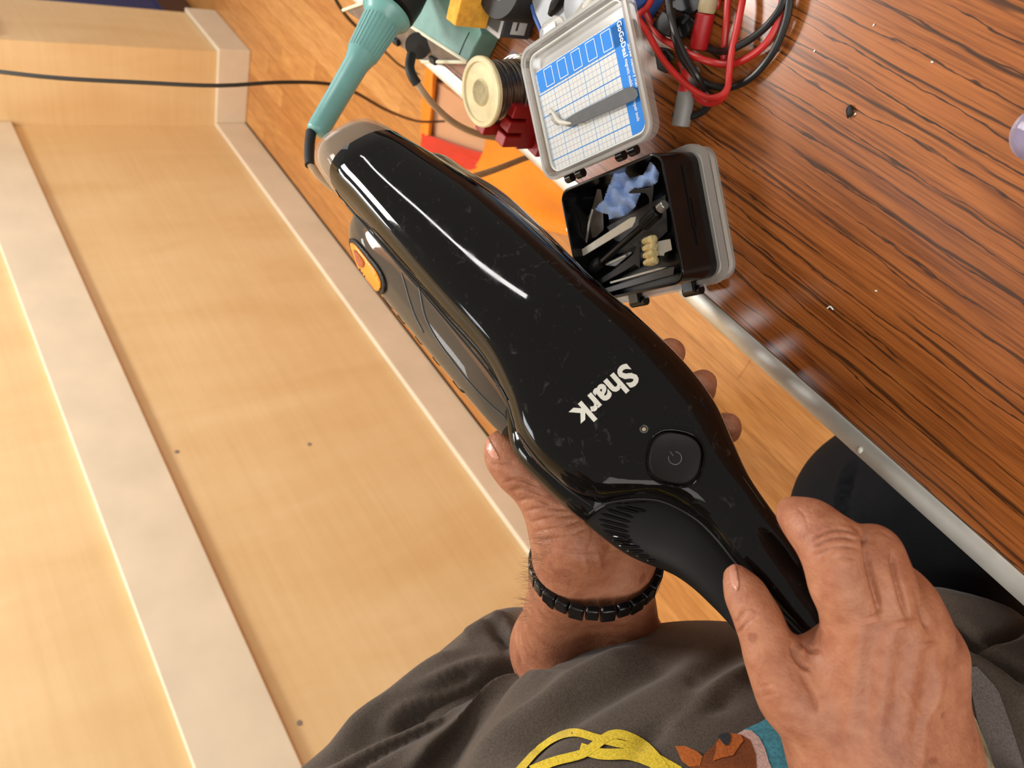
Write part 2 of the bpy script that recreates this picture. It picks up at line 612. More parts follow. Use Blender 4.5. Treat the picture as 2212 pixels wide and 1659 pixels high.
for x in (DX0 + 0.08, DX1 - 0.08):
    for y in (DY0 + 0.07, DY1 - 0.09):
        MB().box((x, y, 0.36), (0.04, 0.04, 0.724)).build('leg', MT['dgrey'], t, False, bevel=0.003)

# ================================================================== things on the floor and cables
# orange bag lying half under the desk
t = thing('tote_bag', 'orange and red bag with a clear window lying on the floor below the desk edge', 'bag', onZ(1040, 380, 0.0))


def sheet(name, pxs, Z, mat, parent, th=0.006, wav=0.006, seed=0, n=9):
    """a slightly wavy sheet lying at height Z, outlined by its corners (4 points)."""
    c = [onZ(x, y, Z) for x, y in pxs]
    rng = np.random.RandomState(seed)
    ph = rng.rand(4) * 6
    top, bot = [], []
    for i in range(n + 1):
        for j in range(n + 1):
            u, v = i / n, j / n
            p = (c[0] * (1 - u) * (1 - v) + c[1] * u * (1 - v) + c[2] * u * v + c[3] * (1 - u) * v).copy()
            h = wav * (math.sin(u * 7 + v * 3 + ph[0]) + math.sin(v * 9 - u * 4 + ph[1]))
            top.append(p + np.array([0, 0, th + wav * 2 + h]))
            bot.append(p + np.array([0, 0, 0.001]))
    N = n + 1
    idx = lambda i, j: i * N + j
    fs = [(idx(i, j), idx(i + 1, j), idx(i + 1, j + 1), idx(i, j + 1)) for i in range(n) for j in range(n)]
    fb = [tuple(len(top) + k for k in reversed(f)) for f in fs]
    ring = [idx(i, 0) for i in range(n)] + [idx(n, j) for j in range(n)] + [idx(i, n) for i in range(n, 0, -1)] + [idx(0, j) for j in range(n, 0, -1)]
    sd = [(ring[k], ring[(k + 1) % len(ring)], len(top) + ring[(k + 1) % len(ring)], len(top) + ring[k]) for k in range(len(ring))]
    return MB().add(top + bot, fs + fb + sd).build(name, mat, parent)


sheet('window_panel', [(922, 160), (1130, 300), (1130, 470), (918, 300)], 0.002, MT['mesh'], t, 0.004, 0.004, 1)
sheet('front_panel', [(1118, 230), (1420, 420), (1290, 520), (985, 440)], 0.014, MT['orange_cloth'], t, 0.012, 0.012, 2, 16)
sheet('red_band', [(916, 288), (1062, 335), (1032, 368), (918, 352)], 0.016, MT['red_cloth'], t, 0.006, 0.003, 3)
sheet('red_corner', [(1000, 400), (1060, 430), (1050, 500), (985, 470)], 0.010, MT['red_cloth'], t, 0.006, 0.003, 5)
sheet('binding', [(925, 120), (948, 120), (932, 292), (914, 296)], 0.016, MT['orange_cloth'], t, 0.005, 0.002, 4)

# thin dark cable in the air past the pier to the floor beside the bag
pts = [P(-260, 125, 1.02), P(-60, 148, 1.0), P(120, 168, 1.0), P(300, 178, 1.03), P(470, 185, 1.07), P(600, 178, 1.12), P(700, 180, 1.18), P(760, 196, 1.26), P(840, 240, 1.45), P(905, 262, 1.75), onZ(960, 262, 0.02)]
pts.insert(0, np.array([0.78, WY - 0.005, 1.66]))
o = MB().tube(pts, 0.0029, 8, 120).build('power_cable', MT['darkw'])
tag(o, 'thin dark cable sagging through the air in front of the pier and behind the iron', 'cable')

# ================================================================== soldering station
TZ = 0.7715
A, B = onZ(912, 133, 0.757), onZ(741, 22, 0.757)
A2, B2 = onZ(1010, 134, TZ), onZ(800, 1, TZ)
C2, D2 = onZ(1040, 72, TZ), onZ(985, -110, TZ + .002)
E2 = onZ(860, -60, TZ + .002)
zt = 0.7505
t = thing('soldering_station', 'turquoise soldering station with a grey sloping panel at the desk corner', 'soldering station', [*(A + D2)[:2] / 2, 0.75])


def hull(name, pts, mat, parent, bevel=0.0, smooth=False):
    bm = bmesh.new()
    for p in pts:
        bm.verts.new([float(x) for x in p])
    bmesh.ops.convex_hull(bm, input=bm.verts)
    bmesh.ops.dissolve_limit(bm, angle_limit=0.02, verts=bm.verts, edges=bm.edges)
    me = bpy.data.meshes.new(name)
    bm.to_mesh(me)
    bm.free()
    return put(name, me, mat, parent, smooth, bevel)


def flr(p, z=zt):
    return np.array([p[0], p[1], z])


inb = 0.004
hull('casing', [A2, B2, C2, D2, E2, flr(A2), flr(B2), flr(C2), flr(D2), flr(E2)], MT['turq'], t, 0.0015)
up = np.array([0, 0, -0.0015])
hull('panel', [A + up, B + up, A2 + up, B2 + up, flr(A), flr(B), flr(A2), flr(B2)], MT['grey'], t, 0.0008)
pn = nrm(np.cross(B - A, A2 - A))
pn = pn if pn[2] > 0 else -pn
for a, b in ((A, A2), (B, B2), (A2, B2)):
    MB().tube([a, b], 0.0017, 8).build('rim', MT['cream'], t)
MB().tube([onZ(992, 118, TZ + .0004), onZ(1003, 92, TZ + .0004), onZ(1014, 70, TZ + .0004)], 0.0005, 6).build('seam', MT['rubber'], t)
# socket
so = onZ(913, 84, 0.790)
ax = nrm(P(892, 114, 0.655) - P(915, 82, 0.688))
fr = frame(P(912, 86, 0.690), np.cross(ax, (0.3, 0.2, 1)), z=ax)
MB().lathe([(0.0, -0.012), (0.0105, -0.012), (0.0105, 0.0), (0.0095, 0.002), (0.0095, 0.016), (0.0115, 0.017), (0.0115, 0.020), (0.0, 0.021)], fr, 24).build('socket', MT['rubber'], t)
for (x, y) in ((932, 122), (845, 82)):
    c = A + (A2 - A) * (0.35 if x == 932 else 0.15) + (B - A) * (0.03 if x == 932 else 0.36)
    MB().box((0, 0, 0), (0.010, 0.006, 0.004), frame(c + pn * 0.001, B - A, z=pn)).build('switch', MT['rubber'], t, bevel=0.0008)
st_c = onZ(918, 46, 0.8)

# iron holder and iron
hz = 0.615
c0, c1 = P(683, 287, hz - 0.02), P(836, 26, hz)
ax = nrm(c1 - c0)
L = np.linalg.norm(c1 - c0)
hf = frame(c1, np.cross(ax, (0.2, 0.4, 1)), z=ax)
t = thing('iron_holder', 'black funnel iron holder standing on the turquoise station', 'holder', onZ(918, 46, 0.8))
MB().lathe([(0.0190, 0.004), (0.0225, 0.004), (0.0232, 0.018), (0.0215, 0.045), (0.0130, 0.080), (0.0, 0.081)], hf, 32).build('funnel', MT['rubber'], t)
fp = c1 + ax * 0.050
MB().tube([fp, fp + np.array([-0.002, -0.008, -0.02]), np.array([fp[0] - .004, fp[1] - .012, TZ + .001])], 0.0075, 12, 12).build('stem', MT['rubber'], t)


t = thing('soldering_iron', 'turquoise soldering iron with a ribbed grip resting in the black holder', 'soldering iron', c0)
f0 = frame(c0, np.cross(ax, (0.2, 0.4, 1)), z=ax)
MB().lathe([(0.0, -0.0005), (0.0072, 0.0), (0.0086, 0.0012), (0.0090, 0.003), (0.0094, L * .30), (0.0100, L * .55), (0.0112, L * .60), (0.0122, L * .63), (0.0125, L * .64), (0.0150, L * .90), (0.0165, L * .93), (0.0205, L * .97), (0.0212, L * .985), (0.0212, L * 1.0), (0.0150, L * 1.005), (0.0, L * 1.006)], f0, 36).build('handle', MT['turq2'], t, angle=50)
mb = MB()
for k in range(26):
    a = 2 * math.pi * k / 26
    d = f0[:3, 0] * math.cos(a) + f0[:3, 1] * math.sin(a)
    mb.tube([c0 + ax * L * .645 + d * 0.0122, c0 + ax * L * .90 + d * 0.0148], 0.0010, 5)
o = mb.build('ribs', MT['turq2'], t)
o['kind'] = 'stuff'
MB().lathe([(0.0035, L * 1.0), (0.0035, L * 1.0 + 0.05), (0.001, L + 0.07), (0, L + 0.071)], f0, 12).build('tip', MT['steel'], t)
b0 = P(672, 285, hz - 0.02)
MB().tube([b0, P(669, 310, hz - 0.025), P(668, 335, hz - 0.03), P(669, 357, hz - 0.035)], [0.0042, 0.0041, 0.004, 0.0038], 12, 14).build('strain_relief', MT['rubber'], t)

t = thing('iron_cable', 'beige cord looping from the station socket down past the desk edge to the iron', 'cord', P(890, 120, .65))
s0 = P(889, 118, 0.655)
MB().tube([s0, P(885, 145, .652), P(891, 165, .652), P(901, 181, .655)], 0.0043, 12, 16).build('strain_relief', MT['rubber'], t)
pts = [P(899, 176, .655), P(915, 200, .66), P(945, 235, .68), P(985, 268, .70), P(1035, 290, .72), P(1095, 302, .75), P(1150, 318, .775), P(1158, 332, .78), P(1125, 345, .76), P(1060, 370, .72), P(1000, 388, .68), P(930, 410, .64), P(830, 425, .62), P(740, 415, .60), P(695, 385, .59), P(676, 362, .583), P(669, 352, .581)]
MB().tube(pts, 0.0031, 10, 130).build('cable', MT['beigew'], t)

o = MB().tube([onZ(690, -70, 0.50), onZ(722, -6, 0.50), onZ(748, 34, 0.45), onZ(775, 62, 0.40), onZ(830, 110, 0.2), onZ(880, 150, 0.012), onZ(1000, 190, 0.006)], 0.0032, 8, 50).build('mains_cable', MT['darkw'])
tag(o, 'dark cable hanging down behind the turquoise station at the desk end', 'cable')

# ================================================================== foam block on a taped box
c = onZ(1047, 36, 0.785)
yaw = 0.22
c = onZ(1050, 28, .785)
yaw = 0.0
fx = frame([c[0], c[1], 0.75], (math.cos(yaw), math.sin(yaw), 0), z=(0, 0, 1))
t = thing('parts_box', 'small dark grey taped box with a white label under the yellow foam', 'box', fx[:3, 3])
MB().box((0, -0.012, 0.0165), (0.040, 0.046, 0.032), fx).build('body', MT['dgrey'], t, False, bevel=0.003)
MB().box((-0.0201, -0.004, 0.016), (0.0006, 0.022, 0.014), fx).build('label', MT['white'], t, False)
MB().box((-0.0203, -0.004, 0.018), (0.0004, 0.016, 0.002), fx).build('label_text', MT['dgrey'], t, False)
MB().box((0, 0.004, 0.0330), (0.0412, 0.014, 0.0010), fx).build('tape', MT['clear'], t, False)
o = MB().box((0.004, -0.006, 0.0480), (0.014, 0.034, 0.030), fx).build('foam_block', MT['foam'], None, False, bevel=0.001)
tag(o, 'rough yellow foam block standing on the taped grey box', 'foam block')
c = onZ(1122, -38, 0.775)
t = thing('tape_roll', 'black roll lying behind the yellow foam at the picture top', 'roll', [c[0], c[1], 0.75])
fr = frame([c[0], c[1], 0.7505], (1, 0, 0), z=(0, 0, 1))
MB().lathe([(0.014, 0.0), (0.026, 0.0), (0.027, 0.002), (0.027, 0.042), (0.026, 0.044), (0.014, 0.044), (0.014, 0.0)], fr, 40).build('winding', MT['rubber'], t)
MB().lathe([(0.0125, 0.001), (0.0139, 0.001), (0.0139, 0.043), (0.0125, 0.043), (0.0125, 0.001)], fr, 32).build('core', MT['dgrey'], t)

# ================================================================== solder spool and red rack
c = onZ(1047, 187, 0.798)
fr = frame([c[0], c[1], 0.7503], (1, 0, 0), z=nrm((0.13, 0.10, 1)))
fr[2, 3] += 0.004
t = thing('solder_spool', 'ivory spool of grey solder wire standing on end beside the clear lid', 'spool', [c[0], c[1], 0.75])
SR = 0.0262
MB().lathe([(0.0095, 0.0475), (0.0105, 0.0460), (0.0215, 0.0460), (0.0222, 0.0475), (SR - .001, 0.0475), (SR, 0.0465), (SR, 0.0440), (SR - .001, 0.0432), (0.016, 0.0430), (0.016, 0.004), (SR, 0.0035), (SR, 0.0005), (0.0095, 0.0), (0.0093, 0.024), (0.0095, 0.0475)], fr, 48).build('bobbin', MT['spool'], t, angle=40)
mb = MB()
zz = 0.0052
for lay in range(2):
    n = 20 if lay == 0 else 18
    for k in range(n):
        r = (0.0205 if lay == 0 else 0.0216) + random.uniform(-.0007, .0005)
        zc = 0.0055 + 0.036 * (k + 0.5 + 0.5 * lay) / n + random.uniform(-.0006, .0006)
        tl = random.uniform(-0.05, 0.05)
        a = np.linspace(0, 2 * math.pi, 41)
        l = np.stack([np.cos(a) * r, np.sin(a) * r, zc + tl * r * np.sin(a + k)], 1)
        mb.tube(l @ fr[:3, :3].T + fr[:3, 3], 0.00095, 6, caps=False)
o = mb.build('wire_turns', MT['solder'], t)
o['kind'] = 'stuff'
for k in range(3):
    a = np.linspace(0.2, 3.4, 30)
    r = 0.0225 + 0.0022 * np.sin((a - 0.2) / 3.2 * math.pi) + 0.0006 * k
    l = np.stack([np.cos(a + 2.6) * r, np.sin(a + 2.6) * r, 0.010 + 0.003 * k + 0.004 * np.sin(a * 2)], 1)
    MB().tube(l @ fr[:3, :3].T + fr[:3, 3], 0.0005, 6).build('loose_wire', MT['chrome'], t)

c = onZ(1150, 300, 0.7545)
yaw = -0.05
fr = frame([c[0] + 0.002, c[1] - 0.012, 0.7503], (math.cos(yaw), math.sin(yaw), 0), z=(0, 0, 1))
t = thing('tip_rack', 'red plastic rack with two rows of square teeth in front of the solder spool', 'rack', fr[:3, 3])
MB().box((0.006, 0, 0.0025), (0.040, 0.044, 0.005), fr).build('base', MT['red'], t, False, bevel=0.0008)
for row, (x, h) in enumerate(((0.0, 0.036), (0.018, 0.044))):
    MB().box((x, 0, 0.0125), (0.0125, 0.0380, 0.016), fr).build('block', MT['red'], t, False, bevel=0.0006)
    for k in range(3):
        MB().box((x, -0.0126 + k * 0.01255, (h + 0.018) / 2), (0.0123, 0.0098, h - 0.018), fr).build('tooth', MT['red'], t, False, bevel=0.0012)

# ================================================================== tool kit box
kb = np.array([0.2715, 0.158, 0.80])
e1, e2 = nrm((0.691, 0.723, 0)), nrm((-0.723, 0.691, 0))
KW, KD = 0.0965, 0.083
fr = frame([kb[0], kb[1], 0.0], e1, z=(0, 0, 1))      # local x along the hinge side, y across
if fr[:3, 1] @ e2 < 0:
    raise SystemExit
t = thing('tool_kit_box', 'open black tool kit box with frosted lids standing over the desk edge', 'tool box', [*(kb + e1 * KW / 2 + e2 * KD / 2)[:2], 0.75])
cx, cy = KW / 2, KD / 2


def tray(name, w, d, r, z0, z1, zf, th, mat, parent, frm, cx, cy, bevel=0.0):
    """open tray: rounded walls from z0 to z1 with a floor whose top lies at zf."""
    o_, i_ = rrect(w, d, r, 5, cx, cy), rrect(w - 2 * th, d - 2 * th, max(r - th, 0.001), 5, cx, cy)
    L = lambda poly, z: [np.array([x, y, z]) @ frm[:3, :3].T + frm[:3, 3] for x, y in poly]
    return MB().rings([L(o_, z0), L(o_, z1 - 0.0006), L(rrect(w - .0012, d - .0012, r, 5, cx, cy), z1), L(rrect(w - 2 * th + .0012, d - 2 * th + .0012, max(r - th, .001), 5, cx, cy), z1), L(i_, z1 - .0006), L(i_, zf)]).build(name, mat, parent, True, angle=40)


tray('body', KW, KD, 0.009, 0.7625, 0.80, 0.7745, 0.0018, MT['kit'], t, fr, cx, cy)
# slots on the outside wall towards the camera
for k, (yy, w) in enumerate(((0.030, 0.040), (0.046, 0.030))):
    MB().box((-0.0004, yy, 0.781), (0.0008, w, 0.0018 if k else 0.0035), fr).build('rib', MT['mblack'], t, False)
bl = tray('bottom_lid', KW + .006, KD + .006, 0.011, 0.7565, 0.7505, 0.7545, 0.0016, MT['frost'], t, fr, cx, cy)

def rimring(name, w, d, r, z0, z1, th, mat, parent, frm, cx, cy):
    L = lambda poly, z: [np.array([x, y, z]) @ frm[:3, :3].T + frm[:3, 3] for x, y in poly]
    o_, i_ = rrect(w, d, r, 6, cx, cy), rrect(w - 2 * th, d - 2 * th, max(r - th, .001), 6, cx, cy)
    return MB().rings([L(o_, z0), L(o_, z1), L(i_, z1), L(i_, z0), L(o_, z0)], True, False, False).build(name, mat, parent, True, angle=40)


rimring('bottom_rim', KW + .009, KD + .009, 0.012, 0.7600, 0.7655, 0.0055, MT['frost'], t, fr, cx, cy)
for sx in (0.024, 0.074):
    MB().tube([np.array([sx - 0.007, KD + 0.006, 0.764]) @ fr[:3, :3].T + fr[:3, 3], np.array([sx + 0.007, KD + 0.006, 0.764]) @ fr[:3, :3].T + fr[:3, 3]], 0.0036, 12).build('hinge', MT['kit'], t)
    MB().box((sx, KD + 0.003, 0.7665), (0.010, 0.008, 0.006), fr).build('hinge_arm', MT['kit'], t, False, bevel=0.001)
# top lid, thrown back over the far long side
hb = kb + np.array([0, 0, 0.002]) - e2 * 0.006
far = onZ(1372, 2, 0.8035)
ed = nrm((far - hb) - e1 * ((far - hb) @ e1))
lf = frame(hb, e1, y=ed)                              # local z: lid normal
if lf[2, 2] < 0:
    lf = frame(hb, ed, y=e1)
    lf = np.column_stack([lf[:, 1], lf[:, 0], lf[:, 2], lf[:, 3]])
    lf[:3, 2] = nrm(np.cross(ed, e1)) * (1 if np.cross(ed, e1)[2] > 0 else -1)
LW, LD = 0.1005, 0.090
lcx, lcy = KW / 2, 0.0470
lid = tray('lid', LW, LD, 0.010, -0.004, 0.006, 0.0, 0.0035, MT['clear'], t, lf, lcx, lcy)
rimring('lid_rim', LW + .002, LD + .002, 0.011, 0.0035, 0.0062, 0.0022, MT['frost'], lid, lf, lcx, lcy)
rimring('lid_ledge', LW - .0085, LD - .0085, 0.008, 0.0004, 0.0030, 0.0008, MT['white'], lid, lf, lcx, lcy)
for sx in (0.024, 0.074):
    for dx in (-0.0055, 0.0055):
        a, b = np.array([sx + dx - 0.0028, -0.001, 0.001]), np.array([sx + dx + 0.0028, -0.001, 0.001])
        MB().tube([a @ lf[:3, :3].T + lf[:3, 3], b @ lf[:3, :3].T + lf[:3, 3]], 0.0032, 12).build('hinge', MT['kit'], t)
tabp = [(lcx + 0.006, LD + .0018), (lcx + 0.008, LD + .009), (lcx + .013, LD + .0125), (lcx + .026, LD + .0125), (lcx + .031, LD + .009), (lcx + .033, LD + .0018)]
MB().prism(tabp, lf, -0.001, 0.0015).build('tab', MT['frost'], lid, False, bevel=0.0005)
MB().box((lcx + .0195, LD + .007, 0.002), (0.012, 0.004, 0.0012), lf).build('tab_ridge', MT['white'], lid, False, bevel=0.0004)

# printed work mat in the lid
mt = NT('work_mat_print')
LX0, LX1, LY0, LY1 = 0.0040, 0.0925, 0.0060, 0.0765
BAND, TBAND = 0.0125, 0.0150


def lid_print_mat():
    t = mt
    at = t.new('ShaderNodeUVMap')
    sp = t.new('ShaderNodeSeparateXYZ')
    t.l(at.outputs[0], sp.inputs[0])

    def line(out, period, width):
        md = t.new('ShaderNodeMath', operation='PINGPONG')
        t.l(out, md.inputs[0])
        md.inputs[1].default_value = period / 2
        lt = t.new('ShaderNodeMath', operation='LESS_THAN')
        t.l(md.outputs[0], lt.inputs[0])
        lt.inputs[1].default_value = width / 2
        return lt.outputs[0]
    c = (0.60, 0.60, 0.58, 1)
    c = t.mix(line(sp.outputs[0], 0.00375, 0.00045), c, (0.42, 0.40, 0.43, 1))
    c = t.mix(line(sp.outputs[1], 0.00375, 0.00045), c, (0.42, 0.40, 0.43, 1))
    c = t.mix(line(sp.outputs[0], 0.0150, 0.0005), c, lin((96, 140, 190)))
    c = t.mix(line(sp.outputs[1], 0.0075, 0.0004), c, lin((130, 150, 178)))
    c = t.mix(line(sp.outputs[1], 0.0150, 0.0007), c, lin((50, 120, 190)))
    t.l(c, t.b.inputs['Base Color'])
    t.setp(Roughness=0.7)
    t.b.inputs['Specular IOR Level'].default_value = 0.15
    return t.m


mb = MB()
q = rrect(LX1 - LX0, LY1 - LY0, 0.004, 4, (LX0 + LX1) / 2, (LY0 + LY1) / 2)
mb.prism(q, lf, 0.0007, 0.0013)
ms = mb.build('work_mat', lid_print_mat(), lid, False)
uv = ms.data.uv_layers.new(name='UVMap')
inv = np.linalg.inv(lf)
for lp in ms.data.loops:
    w = inv @ np.array([*ms.data.vertices[lp.vertex_index].co, 1.0])
    uv.data[lp.index].uv = (w[0] - LX0 - BAND + 0.0, w[1])
blue = plain('blue_print', (44, 124, 206), 0.6, spec=0.2, var=0.02)
MB().box((LX0 + BAND / 2 + .0003, (LY0 + LY1) / 2, 0.00145), (BAND - .0008, LY1 - LY0 - .004, 0.0002), lf).build('blue_band', blue, lid, False)
MB().box(((LX0 + LX1) / 2, LY1 - TBAND / 2 - .0003, 0.00145), (LX1 - LX0 - .004, TBAND - .0008, 0.0002), lf).build('blue_band', blue, lid, False)
for k in range(5):
    x0, w, y0, h = LX0 + 0.0135 + k * 0.0142, 0.0082, LY1 - 0.0135, 0.0115
    mb = MB()
    for (a, b, s1, s2) in ((x0 + w / 2, y0, w, .0004), (x0 + w / 2, y0 + h, w, .0004), (x0, y0 + h / 2, .0004, h), (x0 + w, y0 + h / 2, .0004, h)):
        mb.box((a, b, 0.00165), (s1, s2, 0.00015), lf)
    mb.build('printed_frame', MT['white'], lid, False)


def text_mesh(s, size, bold=0.0, shear=0.0):
    cu = bpy.data.curves.new('txt', 'FONT')
    cu.body, cu.size, cu.offset, cu.shear = s, size, bold, shear
    cu.resolution_u = 3
    cu.space_character = 1.04
    o = bpy.data.objects.new('txt', cu)
    COL.objects.link(o)
    dg = bpy.context.evaluated_depsgraph_get()
    me = bpy.data.meshes.new_from_object(o.evaluated_get(dg))
    v = np.array([x.co[:2] for x in me.vertices])
    f = [tuple(p.vertices) for p in me.polygons]
    bpy.data.objects.remove(o)
    bpy.data.curves.remove(cu)
    bpy.data.meshes.remove(me)
    return v, f


def flat_text(name, s, size, m, mat, parent, bold=0.0, length=None):
    v, f = text_mesh(s, size, bold)
    v = v - v.min(0)
    if length:
        v[:, 0] *= length / v[:, 0].max()
    w = np.hstack([v, np.zeros((len(v), 1))]) @ m[:3, :3].T + m[:3, 3]
    return MB().add(w, f).build(name, mat, parent, False)


def lidpt(x, y, z=0.00175):
    return np.array([x, y, z]) @ lf[:3, :3].T + lf[:3, 3]


tf = frame(lidpt(LX0 + 0.0085, LY1 - .002), -lf[:3, 1], z=lf[:3, 2])
flat_text('printed_text', 'GoGoDeal', 0.0052, frame(lidpt(LX0 + 0.0070, LY1 - .0012), -lf[:3, 1], z=lf[:3, 2]), MT['white'], lid, 0.00012, 0.0215)
flat_text('printed_text', 'magnetic mobile phone repair tools', 0.0036, frame(lidpt(LX0 + 0.0072, LY1 - .0240), -lf[:3, 1], z=lf[:3, 2]), MT['white'], lid, 0.00004, 0.0380)
flat_text('printed_text', 'Screw memory mat', 0.0036, frame(lidpt(LX0 + 0.0028, LY1 - .0165), -lf[:3, 1], z=lf[:3, 2]), MT['white'], lid, 0.00004, 0.0260)


# ---- tweezers on the mat
def onlid(px, py, h=0.0):
    n = lf[:3, 2]
    o = lf[:3, 3] + n * h
    r = ray(px, py)
    return CAM + r * (((o - CAM) @ n) / (r @ n))


t = thing('tweezers', 'dark grey flat tweezers with a whitish taped tip lying on the gridded mat', 'tweezers', onlid(1290, 235, .002))
pts = [(1366, 187), (1376, 194), (1379, 206), (1372, 216), (1258, 265), (1230, 274), (1216, 269), (1222, 258), (1245, 244), (1352, 190)]
for k, h in enumerate((0.0016, 0.0030)):
    poly = [onlid(x, y, h) for x, y in pts]
    top = [onlid(x, y, h + 0.0011) for x, y in pts]
    MB().rings([poly, top]).build('arm', MT['gunm'], t, False, bevel=0.0003)
MB().tube([onlid(1238, 266, .003), onlid(1222, 266, .0035), onlid(1208, 262, .0034), onlid(1198, 248, .0036), onlid(1190, 236, .0042)], [.0010, .0016, .0018, .0014, .0009], 10, 20).build('tip_wrap', MT['putty'], t)
MB().tube([onlid(1205, 268, .002), onlid(1196, 258, .003), onlid(1188, 246, .003)], [.0011, .0015, .0008], 8, 12).build('tip_wrap', MT['clear'], t)
MB().tube([onlid(1238, 266, .002), onlid(1250, 264, .002), onlid(1262, 267, .002)], [.0012, .0016, .0006], 8, 10).build('tape_end', MT['putty'], t)

# ---- contents of the box
ZB = 0.7752


def slab(name, pxs, z, th, mat, parent=None, bevel=0.0004):
    return MB().rings([[onZ(x, y, z) for x, y in pxs], [onZ(x, y, z + th) for x, y in pxs]]).build(name, mat, parent, False, bevel=bevel)


def rod(name, a, b, r, mat, parent=None, seg=12, n=None):
    return MB().tube([a, b], r, seg).build(name, mat, parent)


# cloth
mb = MB()
out = [(1336, 366), (1347, 369), (1360, 384), (1390, 378), (1404, 349), (1412, 358), (1424, 374), (1421, 392), (1408, 402), (1392, 404), (1379, 406), (1360, 414), (1383, 418), (1378, 432), (1372, 446), (1356, 462), (1340, 469), (1316, 474), (1314, 463), (1302, 460), (1287, 452), (1292, 443), (1305, 432), (1311, 415), (1316, 400), (1322, 384), (1328, 372)]


def poly_sheet(name, outline, zf, mat, parent=None, th=0.0008, step=6.0, jag=0.0):
    """triangulated sheet inside a pixel outline, height from zf(px,py)."""
    o2 = []
    for i, a in enumerate(outline):
        b = outline[(i + 1) % len(outline)]
        n = max(1, int(math.dist(a, b) / step * 2))
        for k in range(n):
            u = k / n
            j = jag * (1 if (len(o2) % 2) else -1)
            o2.append((a[0] + (b[0] - a[0]) * u + j, a[1] + (b[1] - a[1]) * u + j))
    xs, ys = [p[0] for p in outline], [p[1] for p in outline]
    inner = [(x, y) for x in np.arange(min(xs), max(xs), step) for y in np.arange(min(ys), max(ys), step)]
    n = len(o2)
    v, e, f, *_ = delaunay_2d_cdt([Vector(p) for p in o2 + inner], [], [list(range(n))], 1, 1e-5)
    top = [zf(p[0], p[1]) for p in v]
    o = MB().add(top, [tuple(q) for q in f]).build(name, mat, parent, True, angle=180)
    s = o.modifiers.new('solid', 'SOLIDIFY')
    s.thickness, s.offset = th, 1
    return o


def cloth_h(x, y):
    h = 0.0125 + 0.0030 * math.sin((x + y) * 0.075) + 0.0022 * math.sin((x - 1.4 * y) * 0.11 + 1) + 0.0016 * math.sin(x * 0.21 - y * 0.05)
    return onZ(x, y, ZB + max(h, 0.004))


o = poly_sheet('cleaning_cloth', out, cloth_h, MT['blue_cloth'], None, 0.0007, 5.0, 0.9)
tag(o, 'crumpled pale blue cleaning cloth with pinked edges inside the black box', 'cloth')

t = thing('precision_screwdriver', 'black precision screwdriver with ribbed ends and a steel cap in the box', 'screwdriver', onZ(1360, 520, ZB))
a, b = onZ(1299, 566, ZB + .0105), onZ(1400, 478, ZB + .0115)
MB().tube([a, b], 0.0022, 12).build('shaft', MT['mblack'], t)
for (p, q, r0) in ((onZ(1278, 581, ZB + .010), onZ(1300, 562, ZB + .0105), .0038), (onZ(1388, 488, ZB + .0115), onZ(1422, 456, ZB + .012), .0044)):
    ax_ = nrm(q - p)
    Lg = np.linalg.norm(q - p)
    mb = MB().lathe([(0, 0), (r0 * .8, 0.0003), (r0, .0015), (r0, Lg - .0015), (r0 * .8, Lg), (0, Lg + .0002)], frame(p, np.cross(ax_, (0, 0, 1)), z=ax_), 18)
    g = mb.build('grip', MT['mblack'], t)
    rb = MB()
    ff = frame(p, np.cross(ax_, (0, 0, 1)), z=ax_)
    for k in range(14):
        an = 2 * math.pi * k / 14
        d = (ff[:3, 0] * math.cos(an) + ff[:3, 1] * math.sin(an)) * r0
        rb.tube([p + d + ax_ * .002, p + d + ax_ * (Lg - .002)], 0.00035, 4)
    rb.build('knurl', MT['rubber'], g)['kind'] = 'stuff'
MB().tube([onZ(1258, 600, ZB + .009), onZ(1279, 581, ZB + .010)], 0.0017, 12).build('tip', MT['putty'], t)
q = onZ(1425, 452, ZB + .012)
MB().tube([q, onZ(1437, 440, ZB + .0122)], [.0036, .0034], 16).build('cap', MT['chrome'], t, bevel=0.0006)

o = slab('spudger', [(1242, 560), (1247, 545), (1362, 470), (1374, 468), (1372, 478), (1366, 490), (1350, 499), (1262, 552)], ZB + .0140, .0014, MT['putty'])
tag(o, 'pale grey flat plastic spudger lying across the tools in the box', 'spudger')
t = thing('cleaning_brush', 'small black flat brush with four cream bristle tufts in the box', 'brush', onZ(1330, 590, ZB))
slab('handle', [(1276, 614), (1284, 622), (1350, 586), (1372, 572), (1383, 580), (1384, 520), (1378, 522), (1368, 548), (1352, 562), (1320, 586)], ZB + .0075, .0022, MT['mblack'], t, .0006)
for k in range(4):
    c = onZ(1390 + 1 * k, 522 + 15.5 * k, ZB + .009)
    d = onZ(1414 + 1 * k, 516 + 15.5 * k, ZB + .0105)
    ax_ = nrm(d - c)
    Lg = np.linalg.norm(d - c)
    m_ = frame(c, np.cross(ax_, (0, 0, 1)), z=ax_)
    MB().lathe([(0, 0), (.0018, .0002), (.0026, Lg * .3), (.0031, Lg * .75), (.0026, Lg), (0, Lg * 1.04)], m_, 14).build('bristle_tuft', MT['bristle'], t)
o = slab('clear_clip', [(1418, 522), (1448, 516), (1452, 540), (1436, 546), (1434, 553), (1420, 552)], ZB + .006, .0015, MT['putty'])
tag(o, 'translucent white clip beside the brush bristles at the box wall', 'clip')
t = thing('bent_tweezers', 'dull steel tweezers lying under the cloth near the box corner', 'tweezers', onZ(1275, 470, ZB))
slab('arm', [(1256, 500), (1262, 480), (1278, 455), (1290, 408), (1298, 409), (1302, 432), (1304, 496), (1288, 512), (1275, 515)], ZB + .002, .0009, MT['steel'], t)
